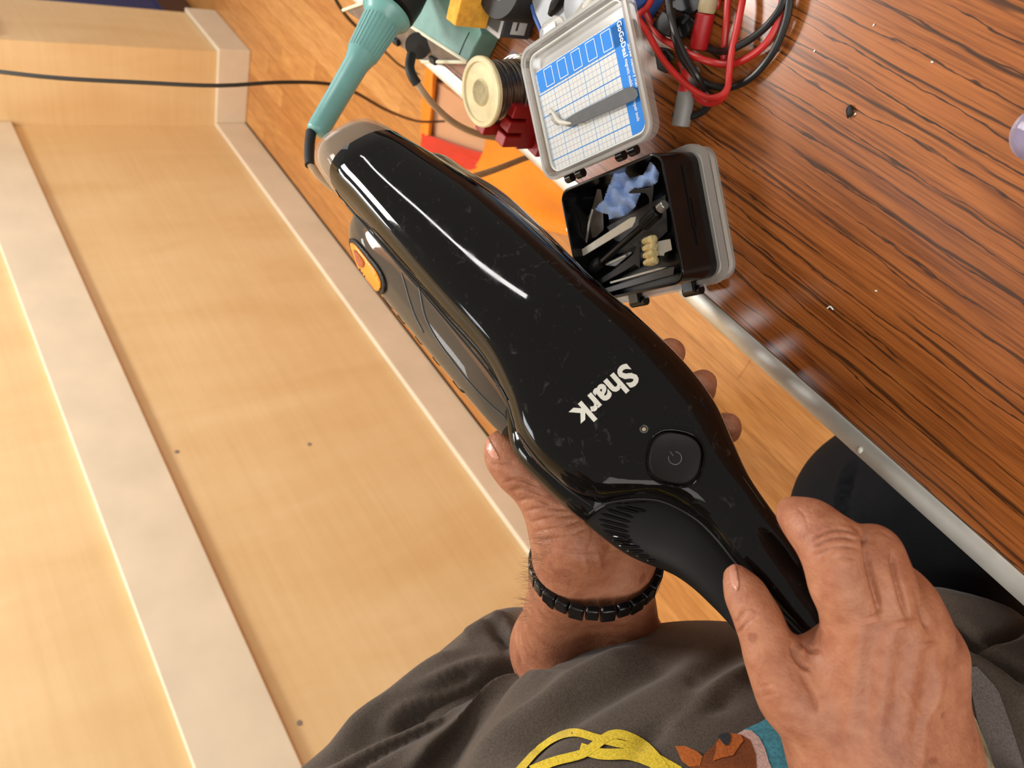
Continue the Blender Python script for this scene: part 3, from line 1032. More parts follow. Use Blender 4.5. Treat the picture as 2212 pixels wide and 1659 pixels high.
MB().tube([onZ(1266, 526, ZB + .009), onZ(1270, 500, ZB + .0095), onZ(1272, 482, ZB + .008), onZ(1280, 452, ZB + .006)], .0009, 8, 14).build('arm', MT['chrome'], t)
t = thing('extractor_tool', 'thin brass-coloured steel rod with a hooked end along the box wall', 'tool', onZ(1250, 540, ZB))
MB().tube([onZ(1233, 497, ZB + .011), onZ(1246, 540, ZB + .010), onZ(1272, 590, ZB + .008)], .0016, 10, 10).build('rod', MT['steel'], t)
MB().lathe([(0, 0), (.0019, .0003), (.0021, .002), (.0015, .004), (0, .0042)], frame(onZ(1234, 495, ZB + .0095), (1, 0, 0), z=(0, 0, 1)), 14).build('knob', MT['chrome'], t)
o = MB().tube([onZ(1240, 494, ZB + .010), onZ(1250, 498, ZB + .011), onZ(1254, 506, ZB + .010), onZ(1252, 512, ZB + .008)], .0006, 8, 12).build('hook', MT['chrome'], t)
for nm, lab, pts_, z, th, m_ in (
        ('scraper_blade', 'pale flat scraper blade between the screwdriver and the brush', [(1313, 566), (1362, 543), (1366, 546), (1330, 575), (1312, 574)], .004, .0008, 'greyp'),
        ('long_spudger', 'dark grey long bar along the near wall inside the box', [(1281, 631), (1286, 640), (1455, 594), (1457, 576), (1446, 578)], .006, .004, 'dgrey'),
        ('steel_pick', 'thin pale pick lying beside the long grey bar in the box', [(1317, 609), (1319, 613), (1430, 582), (1440, 577), (1420, 579)], .0085, .0010, 'putty'),
        ('black_spudger', 'black forked pry tool over the blue cloth corner', [(1357, 416), (1372, 405), (1384, 408), (1406, 404), (1412, 400), (1412, 412), (1408, 440), (1410, 452), (1404, 456), (1402, 428), (1396, 418), (1385, 417), (1362, 418)], .0185, .0012, 'mblack'),
        ('flat_card', 'grey plastic card under the tools on the box floor', [(1310, 490), (1400, 440), (1438, 420), (1442, 500), (1400, 540), (1330, 520)], .0006, .0008, 'dgrey')):
    o = slab(nm, pts_, ZB + z, th, MT[m_])
    tag(o, lab, nm.split('_')[-1] if nm != 'black_spudger' else 'pry tool')
o = rod('steel_ferrule', onZ(1272, 594, ZB + .003), onZ(1283, 606, ZB + .003), .0030, MT['chrome'])
tag(o, 'short silver metal tube at the brush handle end in the box', 'ferrule')
o = MB().tube([onZ(1310, 571, ZB + .006), onZ(1330, 562, ZB + .006), onZ(1352, 552, ZB + .006)], .0009, 8).build('white_pin', MT['white'])
tag(o, 'slim white pin lying on the pale scraper blade', 'pin')

# ================================================================== meter, leads and probes at the top
def Tz(px, py, h=0.0):
    return onZ(px, py, 0.75 + h)


t = thing('multimeter', 'grey multimeter in a blue rubber holster behind the clear lid', 'multimeter', Tz(1240, 0))
HP = [(1178, 106), (1200, 100), (1345, 32), (1372, -10), (1352, -90), (1325, -130), (1210, -190), (1120, -120), (1128, -40), (1150, 40)]
cen = np.mean([Tz(x, y, .02) for x, y in HP], 0)
o1 = [Tz(x, y, .03) for x, y in HP]


def shr(p, s, dz=0.0):
    q = cen + (p - cen) * s
    return np.array([q[0], q[1], p[2] + dz])


low = [np.array([p[0], p[1], .7505]) for p in o1]
MB().rings([low, [shr(p, 1.0, -.004) for p in o1], [shr(p, .985, 0) for p in o1], [shr(p, .90, .001) for p in o1], [shr(p, .86, -.004) for p in o1]]).build('holster', MT['bluep'], t, True, bevel=.001)
MB().rings([[shr(p, .87, -.02) for p in o1], [shr(p, .87, -.002) for p in o1], [shr(p, .84, .001) for p in o1]]).build('case', MT['greyp'], t, True)
MB().lathe([(.016, 0), (.016, .004), (.013, .006), (0, .006)], frame(Tz(1262, 8, .031), (1, 0, 0), z=(0, 0, 1)), 32).build('dial', MT['greyp'], t)
p0, p1 = Tz(1188, 32, .034), Tz(1218, -18, .034)
MB().tube([p0, (p0 + p1) / 2, p1], [.002, .0045, .004], 10, 8).build('knob', MT['mblack'], t)
t = thing('ribbed_probe', 'light grey ribbed probe lying over the meter behind the lid edge', 'probe', Tz(1260, 30, .035))
a, b = Tz(1238, 60, .036), Tz(1305, -30, .040)
MB().tube([a, b], .0042, 14).build('body', MT['putty'], t)
for k in range(9):
    c = a + (b - a) * (0.02 + k * .055)
    d = nrm(b - a)
    MB().lathe([(.0041, -.0007), (.0051, 0), (.0041, .0007)], frame(c, np.cross(d, (0, 0, 1)), z=d), 16).build('ring', MT['putty'], t)


def lead(name, pts, r, mat, label, n=90):
    """cable on the desk: pts = (px, py, height above desk)."""
    o = MB().tube([Tz(x, y, h + r) for x, y, h in pts], r, 10, n).build(name, MT[mat])
    return tag(o, label, 'cable')


lead('red_test_lead', [(1425, -40, .010), (1400, 12, .016), (1381, 30, .022), (1379, 40, .022), (1398, 70, .018), (1432, 128, .014), (1464, 165, .012), (1500, 196, .012), (1531, 211, .013), (1558, 206, .013), (1572, 188, .011), (1574, 165, .010), (1580, 115, .010), (1592, 60, .008), (1604, 0, .006), (1612, -50, .002)], .0021, 'redw', 'red test lead making the tight outer bend beside the clear lid')
lead('red_test_lead', [(1370, -40, .016), (1392, 20, .010), (1408, 52, .006), (1425, 78, .006), (1450, 95, .010), (1500, 122, .012), (1545, 136, .006), (1580, 138, .004), (1620, 122, .004), (1656, 92, .004), (1680, 48, .003), (1692, -10, .002), (1696, -50, .001)], .0022, 'redw', 'red test lead running under the black leads in a shallow curve')
lead('red_test_lead', [(1578, -50, .004), (1572, 0, .004), (1568, 60, .004), (1564, 105, .002), (1562, 134, .0005)], .0021, 'redw', 'straight red lead standing between the red probe and the outer loop')
lead('red_test_lead', [(1470, 135, .003), (1484, 165, .005), (1502, 205, .004), (1522, 221, .003), (1540, 223, .003), (1560, 212, .004), (1572, 190, .004), (1576, 160, .004)], .0021, 'redw', 'lower red strand doubled under the outer bend')
lead('black_test_lead', [(1441, -50, .016), (1444, 0, .018), (1449, 35, .020), (1462, 80, .021), (1482, 125, .019), (1506, 165, .016), (1522, 195, .006), (1534, 214, .002), (1528, 232, .001), (1508, 247, .001), (1480, 254, .001), (1455, 250, .001)], .0022, 'blackw', 'black lead passing under the red bend and curling back to the lid')
lead('black_test_lead', [(1452, 20, .014), (1455, 60, .016), (1462, 95, .017), (1475, 130, .016), (1500, 160, .012), (1520, 178, .005), (1550, 188, .002), (1582, 188, .002), (1620, 170, .002), (1652, 138, .002), (1678, 98, .003), (1698, 45, .004), (1706, 0, .005), (1710, -50, .005)], .0022, 'blackw', 'black lead sweeping in the widest arc across the bare desk')
lead('black_test_lead', [(1500, 96, .002), (1528, 104, .002), (1555, 111, .003), (1582, 106, .008), (1625, 82, .006), (1662, 50, .005), (1690, 8, .006), (1700, -50, .006)], .0022, 'blackw', 'black lead crossing beneath the red strands above the wide arc')

t = thing('test_probe', 'red test probe with a tan collar standing among the leads', 'probe', Tz(1510, 70))
a, b, c = Tz(1508, 106, .0075), Tz(1525, 28, .0095), Tz(1540, -40, .010)
MB().tube([a, a + (b - a) * .04, b], [.0055, .0060, .0057], 20).build('grip', MT['red'], t, bevel=.0008)
MB().tube([b, b + (c - b) * .1, c], [.0050, .0056, .0054], 20).build('collar', MT['tan'], t)
MB().tube([Tz(1548, -30, .004), Tz(1551, 5, .004), Tz(1549, 16, .003)], .002, 10, 8).build('tail', MT['redw'], t)
t = thing('marker_pen', 'light grey marker pen with a red stripe under the red bend', 'marker', Tz(1480, 210))
a, b = Tz(1494, 142, .0062), Tz(1470, 272, .0062)
MB().tube([a, a + (b - a) * .05, b], [.0050, .0060, .0060], 20).build('barrel', plain('marker_grey', (118, 116, 112), 0.45), t, bevel=.0006)
d = nrm(b - a)
s_ = nrm(np.cross(d, (0, 0, 1)))
mb = MB()
rs = []
for u in np.linspace(.05, .42, 8):
    p = a + (b - a) * u
    rs.append([p + (s_ * math.sin(w_) + np.array([0, 0, 1]) * math.cos(w_)) * .00615 for w_ in np.linspace(-.75, .45, 8)])
MB().rings(rs, False, False, False).build('stripe', MT['redw'], t)
t = thing('black_plug', 'black plastic plug with a moulded clip under the black leads', 'plug', Tz(1460, 55))
for (pp, h) in (([(1408, 55), (1432, 22), (1460, 40), (1446, 82), (1428, 74)], .016), ([(1450, 40), (1480, 28), (1504, 46), (1478, 86), (1452, 72)], .013), ([(1432, 14), (1470, -10), (1500, -60), (1520, -40), (1512, 20), (1490, 34), (1450, 20)], .011)):
    MB().rings([[Tz(x, y, .0006) for x, y in pp], [Tz(x, y, h) for x, y in pp]]).build('shell', MT['mblack'], t, False, bevel=.001)
MB().tube([Tz(1474, 50, .0135), Tz(1488, 34, .0135)], .0012, 6).build('slot', MT['rubber'], t)
t = thing('black_clip', 'small black clip between the lid edge and the red lead', 'clip', Tz(1430, 120))
MB().rings([[Tz(x, y, .0006) for x, y in ((1412, 100), (1440, 104), (1458, 122), (1440, 160), (1420, 150))], [Tz(x, y, .006) for x, y in ((1412, 100), (1440, 104), (1458, 122), (1440, 160), (1420, 150))]]).build('body', MT['rubber'], t, False, bevel=.001)
MB().tube([Tz(1425, 112, .008), Tz(1440, 130, .008)], .002, 8).build('spring', MT['rubber'], t)

# ---- small bits on the bare desk
def pebble(name, px, py, r, mat, label, cat, sq=(1, .6, .5), h=0.0):
    bm = bmesh.new()
    bmesh.ops.create_icosphere(bm, subdivisions=2, radius=1)
    for v in bm.verts:
        k = 1 + random.uniform(-.25, .25)
        v.co = Vector((v.co.x * sq[0], v.co.y * sq[1], v.co.z * sq[2])) * r * k
    me = bpy.data.meshes.new(name)
    bm.to_mesh(me)
    bm.free()
    o = put(name, me, mat, None, True, angle=180)
    p = Tz(px, py)
    o.location = (p[0], p[1], .75 + r * sq[2] * .85 + h)
    o.rotation_euler = (0, 0, random.uniform(0, 3))
    return tag(o, label, cat)


pebble('crumb', 1838, 241, .0032, MT['rubber'], 'black crumb lying alone on the bare desk', 'crumb')
for i, (x, y, lab) in enumerate(((2014, 134, 'tiny pale crumb near the purple glass bead end of the desk'), (1888, 54, 'tiny pale crumb near the top of the bare desk'), (1893, 628, 'tiny pale crumb above the aluminium edge gloss'), (1848, 246, 'tiny pale crumb next to the black crumb'), (1860, 972, 'white paint crumb stuck on the aluminium strip'), (1760, 110, 'tiny pale crumb by the widest black lead arc'))):
    pebble('crumb', x, y, .0008 if i != 4 else .0022, MT['white'], lab, 'crumb', h=0.0 if i != 4 else .0002)
o = MB().tube([Tz(1787, 666, .0007), Tz(1793, 662, .0012), Tz(1800, 669, .0007)], .0005, 6, 10).build('shaving', MT['white'])
tag(o, 'curved white shaving on the glossy patch of the desk', 'shaving')
t = thing('glass_bead', 'lilac glass bead cut by the picture edge on the desk', 'bead', Tz(2250, 292))
c = onZ(2252, 290, .762)
MB().lathe([(.003, -.0105), (.0095, -.0105), (.0125, -.005), (.0130, 0), (.0120, .005), (.0085, .0095), (.003, .0110), (.0022, .0), (.003, -.0105)], frame([c[0], c[1], .7610], (1, 0, 0), z=(0, 0, 1)), 40).build('body', MT['lilac'], t)
MB().lathe([(0, .0105), (.0032, .0105), (.0032, .0135), (0, .0140)], frame([c[0], c[1], .7610], (1, 0, 0), z=(0, 0, 1)), 20).build('stem', MT['lilac'], t)
c = Tz(2345, 640)
t = thing('cream_pot', 'cream-coloured rounded pot edge at the picture border on the desk', 'pot', c)
MB().lathe([(0, 0), (.0125, 0), (.0135, .002), (.0135, .010), (.0125, .012), (0, .012)], frame([c[0], c[1], .7503], (1, 0, 0), z=(0, 0, 1)), 32).build('body', MT['spool'], t)
MB().lathe([(.0128, .012), (.0138, .012), (.0138, .014), (.0, .0145)], frame([c[0], c[1], .7503], (1, 0, 0), z=(0, 0, 1)), 32).build('lid', MT['cream'], t)

# ================================================================== handheld vacuum cleaner
VA, VB = np.array([790.0, 340.0]), np.array([1745.0, 1390.0])
VD = (VB - VA) / np.linalg.norm(VB - VA)
VL = np.linalg.norm(VB - VA)


def vz(px, py):
    """depth of the cleaner's axis plane along its length."""
    s = ((np.array([px, py]) - VA) @ VD) / VL
    return 1.0 / (1 / 0.50 + s * (1 / 0.332 - 1 / 0.50))


UAX = nrm(P(*VA, 0.50) - P(*VB, 0.332))                # tail -> nose
VT = thing('vacuum_cleaner', 'black handheld vacuum cleaner with an orange button held in both hands', 'vacuum cleaner', P(1290, 860, vz(1290, 860)))


def loft(name, st, mat, parent, n=70, seg=44, caps=(True, True), dz=0.0, th=None, smooth_pow=None, part='full'):
    """st rows: Lx, Ly, Rx, Ry, h_top, h_bot, p (section squareness). Real sections across the tool axis."""
    st = np.array(st, float)
    q = spline(st, n)
    rings = []
    for lx, ly, rx, ry, ht, hb, p in q:
        mx, my = (lx + rx) / 2, (ly + ry) / 2
        z = vz(mx, my) + dz
        Lp, Rp = P(lx, ly, z), P(rx, ry, z)
        c = (Lp + Rp) / 2
        s = nrm(Rp - Lp)
        w = np.linalg.norm(Rp - Lp) / 2
        nn = nrm(np.cross(UAX, s))
        if nn @ (CAM - c) < 0:
            nn = -nn
        a = np.linspace(0, 2 * math.pi, seg, endpoint=False)
        ca, sa = np.cos(a), np.sin(a)
        x = np.sign(ca) * np.abs(ca) ** (2 / p) * w
        y = np.sign(sa) * np.abs(sa) ** (2 / p)
        y = np.where(y > 0, y * ht, y * hb)
        rings.append(c + x[:, None] * s + y[:, None] * nn)
    mb = MB()
    if th:
        ins = []
        for r in rings:
            c = r.mean(0)
            ins.append(c + (r - c) * (1 - th))
        mb.rings(rings + ins[::-1], True, False, False)
    else:
        mb.rings(rings, True, *caps)
    return mb.build(name, mat, parent, True, angle=50), rings


# upper glossy shell
SH = [(732, 424, 900, 332, .035, .010, 2.6),
      (748, 443, 920, 348, .037, .011, 2.7),
      (772, 470, 968, 380, .037, .012, 2.8),
      (850, 562, 1085, 458, .038, .012, 2.9),
      (962, 690, 1215, 562, .038, .012, 3.0),
      (1052, 792, 1312, 648, .037, .012, 3.0),
      (1100, 882, 1405, 728, .034, .012, 3.0),
      (1128, 962, 1486, 806, .030, .012, 2.9),
      (1190, 1030, 1545, 884, .026, .012, 3.0),
      (1285, 1082, 1584, 968, .022, .011, 3.0),
      (1425, 1082, 1618, 1046, .017, .010, 3.0),
      (1508, 1122, 1660, 1108, .013, .009, 3.0),
      (1588, 1214, 1710, 1168, .012, .008, 3.0),
      (1682, 1318, 1768, 1262, .011, .008, 3.0),
      (1765, 1402, 1822, 1352, .010, .008, 3.0),
      (1790, 1440, 1835, 1400, .007, .006, 2.6)]
shell, _ = loft('upper_shell', SH, MT['gblack'], VT, 90, 56)
# lower body with the grip flank
LB = [(1180, 1040, 1530, 890, .010, .036, 2.5),
      (1215, 1078, 1555, 925, .012, .042, 2.5),
      (1262, 1126, 1578, 975, .013, .042, 2.4),
      (1352, 1194, 1612, 1052, .011, .040, 2.3),
      (1462, 1244, 1652, 1118, .008, .034, 2.3),
      (1545, 1316, 1702, 1182, .006, .028, 2.2),
      (1618, 1396, 1756, 1276, .005, .022, 2.2),
      (1690, 1468, 1812, 1366, .004, .018, 2.2),
      (1735, 1500, 1832, 1420, .004, .012, 2.2)]
lower, _ = loft('lower_body', LB, MT['mblack'], VT, 80, 48, dz=0.017)
# glossy flank band between the seam and the hand
FB = [(1092, 892, 1380, 752, .010, .034, 2.4),
      (1110, 978, 1484, 812, .016, .048, 2.4),
      (1174, 1050, 1544, 888, .016, .048, 2.4),
      (1236, 1106, 1572, 948, .014, .046, 2.4),
      (1262, 1126, 1580, 968, .012, .042, 2.4)]
flank, _ = loft('flank_band', FB, MT['gblack'], VT, 40, 48, dz=0.0125)
# smoked dust cup
DC = [(770, 486, 900, 352, .010, .020, 2.1),
      (762, 520, 962, 343, .024, .036, 2.2),
      (778, 572, 1024, 384, .032, .040, 2.2),
      (828, 642, 1106, 436, .034, .042, 2.2),
      (905, 736, 1216, 540, .034, .042, 2.2),
      (1000, 848, 1312, 640, .030, .040, 2.2),
      (1058, 914, 1372, 715, .016, .038, 2.3),
      (1085, 938, 1400, 745, .013, .034, 2.3)]
cup, cupr = loft('dust_cup', DC, MT['smoke'], VT, 60, 48, dz=0.020)
CORE = [(850, 540, 985, 420, .008, .016, 2.2), (900, 610, 1070, 480, .010, .018, 2.2), (1000, 735, 1215, 605, .010, .018, 2.2), (1080, 830, 1330, 700, .008, .016, 2.2)]
core, _ = loft('filter_core', CORE, MT['dgrey'], VT, 24, 32, dz=0.026)
# clear nozzle
NZ = [(697, 380, 842, 298, .030, .026, 2.6),
      (706, 392, 862, 308, .032, .028, 2.6),
      (732, 424, 898, 333, .0335, .030, 2.6),
      (765, 462, 945, 365, .031, .030, 2.6)]
nose, _ = loft('nozzle', NZ, MT['nose'], VT, 16, 44, th=0.07, dz=0.004)
bpy.context.view_layer.update()


def bvh(*objs):
    vs, fs = [], []
    for o in objs:
        b = len(vs)
        vs += [o.matrix_world @ v.co for v in o.data.vertices]
        fs += [tuple(b + i for i in p.vertices) for p in o.data.polygons]
    return BVHTree.FromPolygons(vs, fs)


def hit(tree, px, py):
    d = Vector(nrm(ray(px, py)))
    loc, no, _, dist = tree.ray_cast(Vector(CAM), d)
    if loc is None:
        best = None
        for t in np.linspace(0.25, 0.75, 51):
            r = tree.find_nearest(Vector(CAM) + d * float(t))
            if best is None or r[3] < best[3]:
                best = r
        loc, no, _, dist = best
    if no.dot(Vector(CAM) - loc) < 0:
        no = -no
    return np.array(loc), np.array(no)


def decal_faces(name, pts2, faces, tree, off, mat, parent, th=0.0004, smooth=True):
    vs = []
    for x, y in pts2:
        l, n = hit(tree, x, y)
        vs.append(l + n * off)
    o = MB().add(vs, faces).build(name, mat, parent, smooth, angle=180)
    if th:
        s = o.modifiers.new('solid', 'SOLIDIFY')
        s.thickness, s.offset = th, 0
    return o


def decal(name, outline, tree, off, mat, parent, th=0.0004, step=6.0, smooth_outline=True):
    if smooth_outline:
        pp = np.array(outline, float)
        k = len(pp)
        ol = []
        for i in range(k):
            a_, b_, c_, d_ = pp[i - 1], pp[i], pp[(i + 1) % k], pp[(i + 2) % k]
            for t in np.linspace(0, 1, 6, endpoint=False):
                ol.append(0.5 * (2 * b_ + (c_ - a_) * t + (2 * a_ - 5 * b_ + 4 * c_ - d_) * t * t + (3 * b_ - a_ - 3 * c_ + d_) * t ** 3))
    else:
        ol = np.array(outline, float)
    ol = [tuple(p) for p in ol]
    xs, ys = [p[0] for p in ol], [p[1] for p in ol]
    inner = [(x, y) for x in np.arange(min(xs) + step / 2, max(xs), step) for y in np.arange(min(ys) + step / 2, max(ys), step)]
    n = len(ol)
    v, e, f, *_ = delaunay_2d_cdt([Vector(p) for p in ol + inner], [], [list(range(n))], 1, 1e-5)
    return decal_faces(name, [(p[0], p[1]) for p in v], [tuple(q) for q in f], tree, off, mat, parent, th)


def strip(name, path, w, tree, off, mat, parent, n=60, th=0.0005):
    """ribbon along a pixel path lying on the surface, width w (pixels)."""
    q = spline(path, n)
    t = np.gradient(q, axis=0)
    t /= np.linalg.norm(t, axis=1)[:, None]
    nn = np.stack([-t[:, 1], t[:, 0]], 1) * w / 2
    pts = [tuple(p) for p in np.vstack([q - nn, q + nn])]
    fs = [(i, i + 1, n + i + 1, n + i) for i in range(n - 1)]
    return decal_faces(name, pts, fs, tree, off, mat, parent, th)


TS = bvh(shell)
# brand lettering
v, f = text_mesh('Shark', 1.0, 0.034)
v = v - v.min(0)
v = v / v[:, 0].max()
W0, W1 = np.array([1379.0, 803.0]), np.array([1251.0, 915.0])
rd = W1 - W0
upv = np.array([-rd[1], rd[0]]) * -1.0
upv = nrm(np.array([0.66, 0.75])) * np.linalg.norm(rd)
base = np.array([1350.0, 782.0])
rd = np.array([1228.0, 890.0]) - base
pts = [tuple(base + rd * a + upv * b * 1.0) for a, b in v]
decal_faces('lettering', pts, f, TS, 0.00035, MT['logo'], VT, 0.0003, False)
# power button
c, n = hit(TS, 1458, 990)
bf = frame(c, nrm(P(1500, 960, .36) - P(1415, 1020, .36)), z=n)
kpx = vz(1458, 990) / FPX * 0.94


def sq(r, p=2.6, k=40):
    out = []
    for i in range(k):
        a = 2 * math.pi * i / k + math.pi / 4
        x, y = math.cos(a), math.sin(a)
        x, y = math.copysign(abs(x) ** (2 / p), x) * r, math.copysign(abs(y) ** (2 / p), y) * r
        ca = math.cos(.75)
        out.append((x * ca - y * math.sin(.75), x * math.sin(.75) + y * ca))
    return out


def ringset(mb, profs):
    return mb.rings([[np.array([x, y, z]) @ bf[:3, :3].T + bf[:3, 3] for x, y in sq(r)] for r, z in profs])


RB = 63 * kpx
ringset(MB(), [(RB * 1.0, -.004), (RB * 1.0, .0006), (RB * .97, .0014), (RB * .93, .0012), (RB * .90, -.001), (RB * .90, -.004)]).build('button_ring', MT['gblack'], VT, True, angle=60)
ringset(MB(), [(RB * .88, -.004), (RB * .88, .0010), (RB * .83, .0020), (RB * .76, .0018), (RB * .60, .0011), (RB * .30, .0009), (RB * .05, .0009)]).build('power_button', MT['mblack'], VT, True, angle=60)
a = np.linspace(math.radians(130), math.radians(410), 30)
MB().tube([np.array([math.cos(x) * RB * .22, math.sin(x) * RB * .22, .0010]) @ bf[:3, :3].T + bf[:3, 3] for x in a], .00022, 6).build('power_symbol', MT['dgrey'], bpy.data.objects['power_button'])
MB().tube([np.array([0, RB * .10, .0010]) @ bf[:3, :3].T + bf[:3, 3], np.array([0, RB * .28, .0010]) @ bf[:3, :3].T + bf[:3, 3]], .00022, 6).build('power_symbol', MT['dgrey'], bpy.data.objects['power_button'])
c, n = hit(TS, 1391, 927)
lf_ = frame(c, UAX, z=n)
MB().lathe([(.0021, -.001), (.0021, .0003), (.0015, .0003), (.0014, -.0004), (0, -.0004)], lf_, 20).build('status_light', MT['dgrey'], VT)
MB().lathe([(.0013, -.0006), (.0010, .0001), (0, .0003)], lf_, 16).build('light_lens', MT['tan'], VT)
# seams on the shell
TA = bvh(shell, flank, lower)
strip('shell_seam', [(722, 412), (762, 458), (850, 560), (965, 695), (1052, 800), (1092, 862), (1106, 905), (1116, 945)], 3.2, bvh(shell, cup), .0002, MT['rubber'], VT, 80)
strip('shell_seam', [(1118, 935), (1165, 997), (1220, 1050), (1278, 1092)], 2.0, TA, .0002, MT['rubber'], VT, 40)
strip('grip_seam', [(1272, 1110), (1300, 1090), (1345, 1080), (1395, 1077), (1440, 1086), (1500, 1118), (1545, 1160), (1590, 1215), (1640, 1275), (1690, 1325), (1745, 1380)], 3.0, TA, .0003, MT['rubber'], VT, 90)
strip('cup_line', [(905, 620), (925, 700), (985, 790), (1045, 860), (1095, 905)], 2.6, bvh(cup), .0003, MT['dgrey'], cup, 40)
strip('cup_line', [(868, 590), (892, 670), (915, 718)], 2.2, bvh(cup), .0003, MT['dgrey'], cup, 30)
strip('cup_rim', [(790, 600), (815, 640), (862, 694), (920, 765), (975, 826), (1002, 850)], 6.0, bvh(cup), .0004, MT['mblack'], cup, 40)
strip('shell_rim', [(742, 446), (776, 484), (862, 584), (974, 712), (1058, 812), (1092, 868)], 15, bvh(shell), .0003, MT['mblack'], VT, 80)
# air slots
TL = bvh(lower)
SL = [((1310, 1100), (1368, 1118)), ((1298, 1110), (1362, 1128)), ((1294, 1122), (1359, 1139)), ((1297, 1133), (1358, 1149)), ((1302, 1145), (1361, 1159)), ((1311, 1156), (1366, 1167)), ((1322, 1167), (1372, 1175)), ((1336, 1178), (1382, 1181)), ((1352, 1190), (1390, 1190)), ((1374, 1201), (1402, 1200)), ((1398, 1210), (1416, 1210)), ((1330, 1096), (1380, 1108)), ((1350, 1095), (1396, 1105))]
for (p, q) in SL:
    pp = [hit(TA, p[0] + (q[0] - p[0]) * u, p[1] + (q[1] - p[1]) * u) for u in np.linspace(0, 1, 7)]
    MB().tube([l + nn * .0001 for l, nn in pp], [.0003] + [.0008] * 5 + [.0003], 8).build('air_slot', MT['gblack'], lower)
# release button
TC = bvh(cup)
decal('button_bezel', [(758, 518), (772, 520), (800, 552), (822, 580), (834, 606), (834, 628), (822, 634), (800, 612), (780, 585), (766, 552)], TC, .0006, MT['mblack'], VT, .0016, 5)
decal('release_button', [(763, 527), (774, 530), (798, 560), (816, 584), (826, 606), (826, 622), (818, 625), (802, 606), (784, 584), (772, 556)], TC, .0016, MT['orange'], VT, .0012, 5)
decal('button_recess', [(772, 540), (782, 548), (794, 566), (790, 576), (780, 566)], TC, .0025, MT['oprint'], VT, .0004, 4)

# ================================================================== the person: body grown as one field
def d_cone(p, a, b, ra, rb):
    """distance to a round cone (tapered capsule)."""
    ba = b - a
    l2 = ba @ ba
    rr = ra - rb
    a2 = l2 - rr * rr
    il2 = 1.0 / l2
    pa = p - a
    y = pa @ ba
    z = y - l2
    x2 = np.sum((pa * l2 - y[:, None] * ba) ** 2, 1)
    y2 = y * y * l2
    z2 = z * z * l2
    k = math.copysign(1, rr) * rr * rr * x2
    d = (np.sqrt(x2 * a2 * il2) + y * rr) * il2 - ra
    c1 = np.sign(z) * a2 * z2 > k
    c2 = np.sign(y) * a2 * y2 < k
    d = np.where(c2, np.sqrt(x2 + y2) * il2 - ra, d)
    return np.where(c1, np.sqrt(x2 + z2) * il2 - rb, d)


def d_ell(p, c, R, r):
    """approximate distance to an ellipsoid; R rows = axes."""
    q = (p - c) @ R.T
    k0 = np.linalg.norm(q / r, axis=1)
    k1 = np.linalg.norm(q / (r * r), axis=1) + 1e-9
    return np.where(k0 < 1e-3, -r.min(), k0 * (k0 - 1.0) / k1)


def smin(a, b, k):
    if k <= 0:
        return np.minimum(a, b)
    h = np.maximum(k - np.abs(a - b), 0) / k
    return np.minimum(a, b) - h * h * k * 0.25


def prim(p, q):
    if q[0] == 'c':
        return d_cone(p, q[1], q[2], q[3], q[4])
    return d_ell(p, q[1], q[2], q[3])


def center_r(q):
    if q[0] == 'c':
        return (q[1] + q[2]) / 2, np.linalg.norm(q[2] - q[1]) / 2 + max(q[3], q[4])
    return q[1], q[3].max()


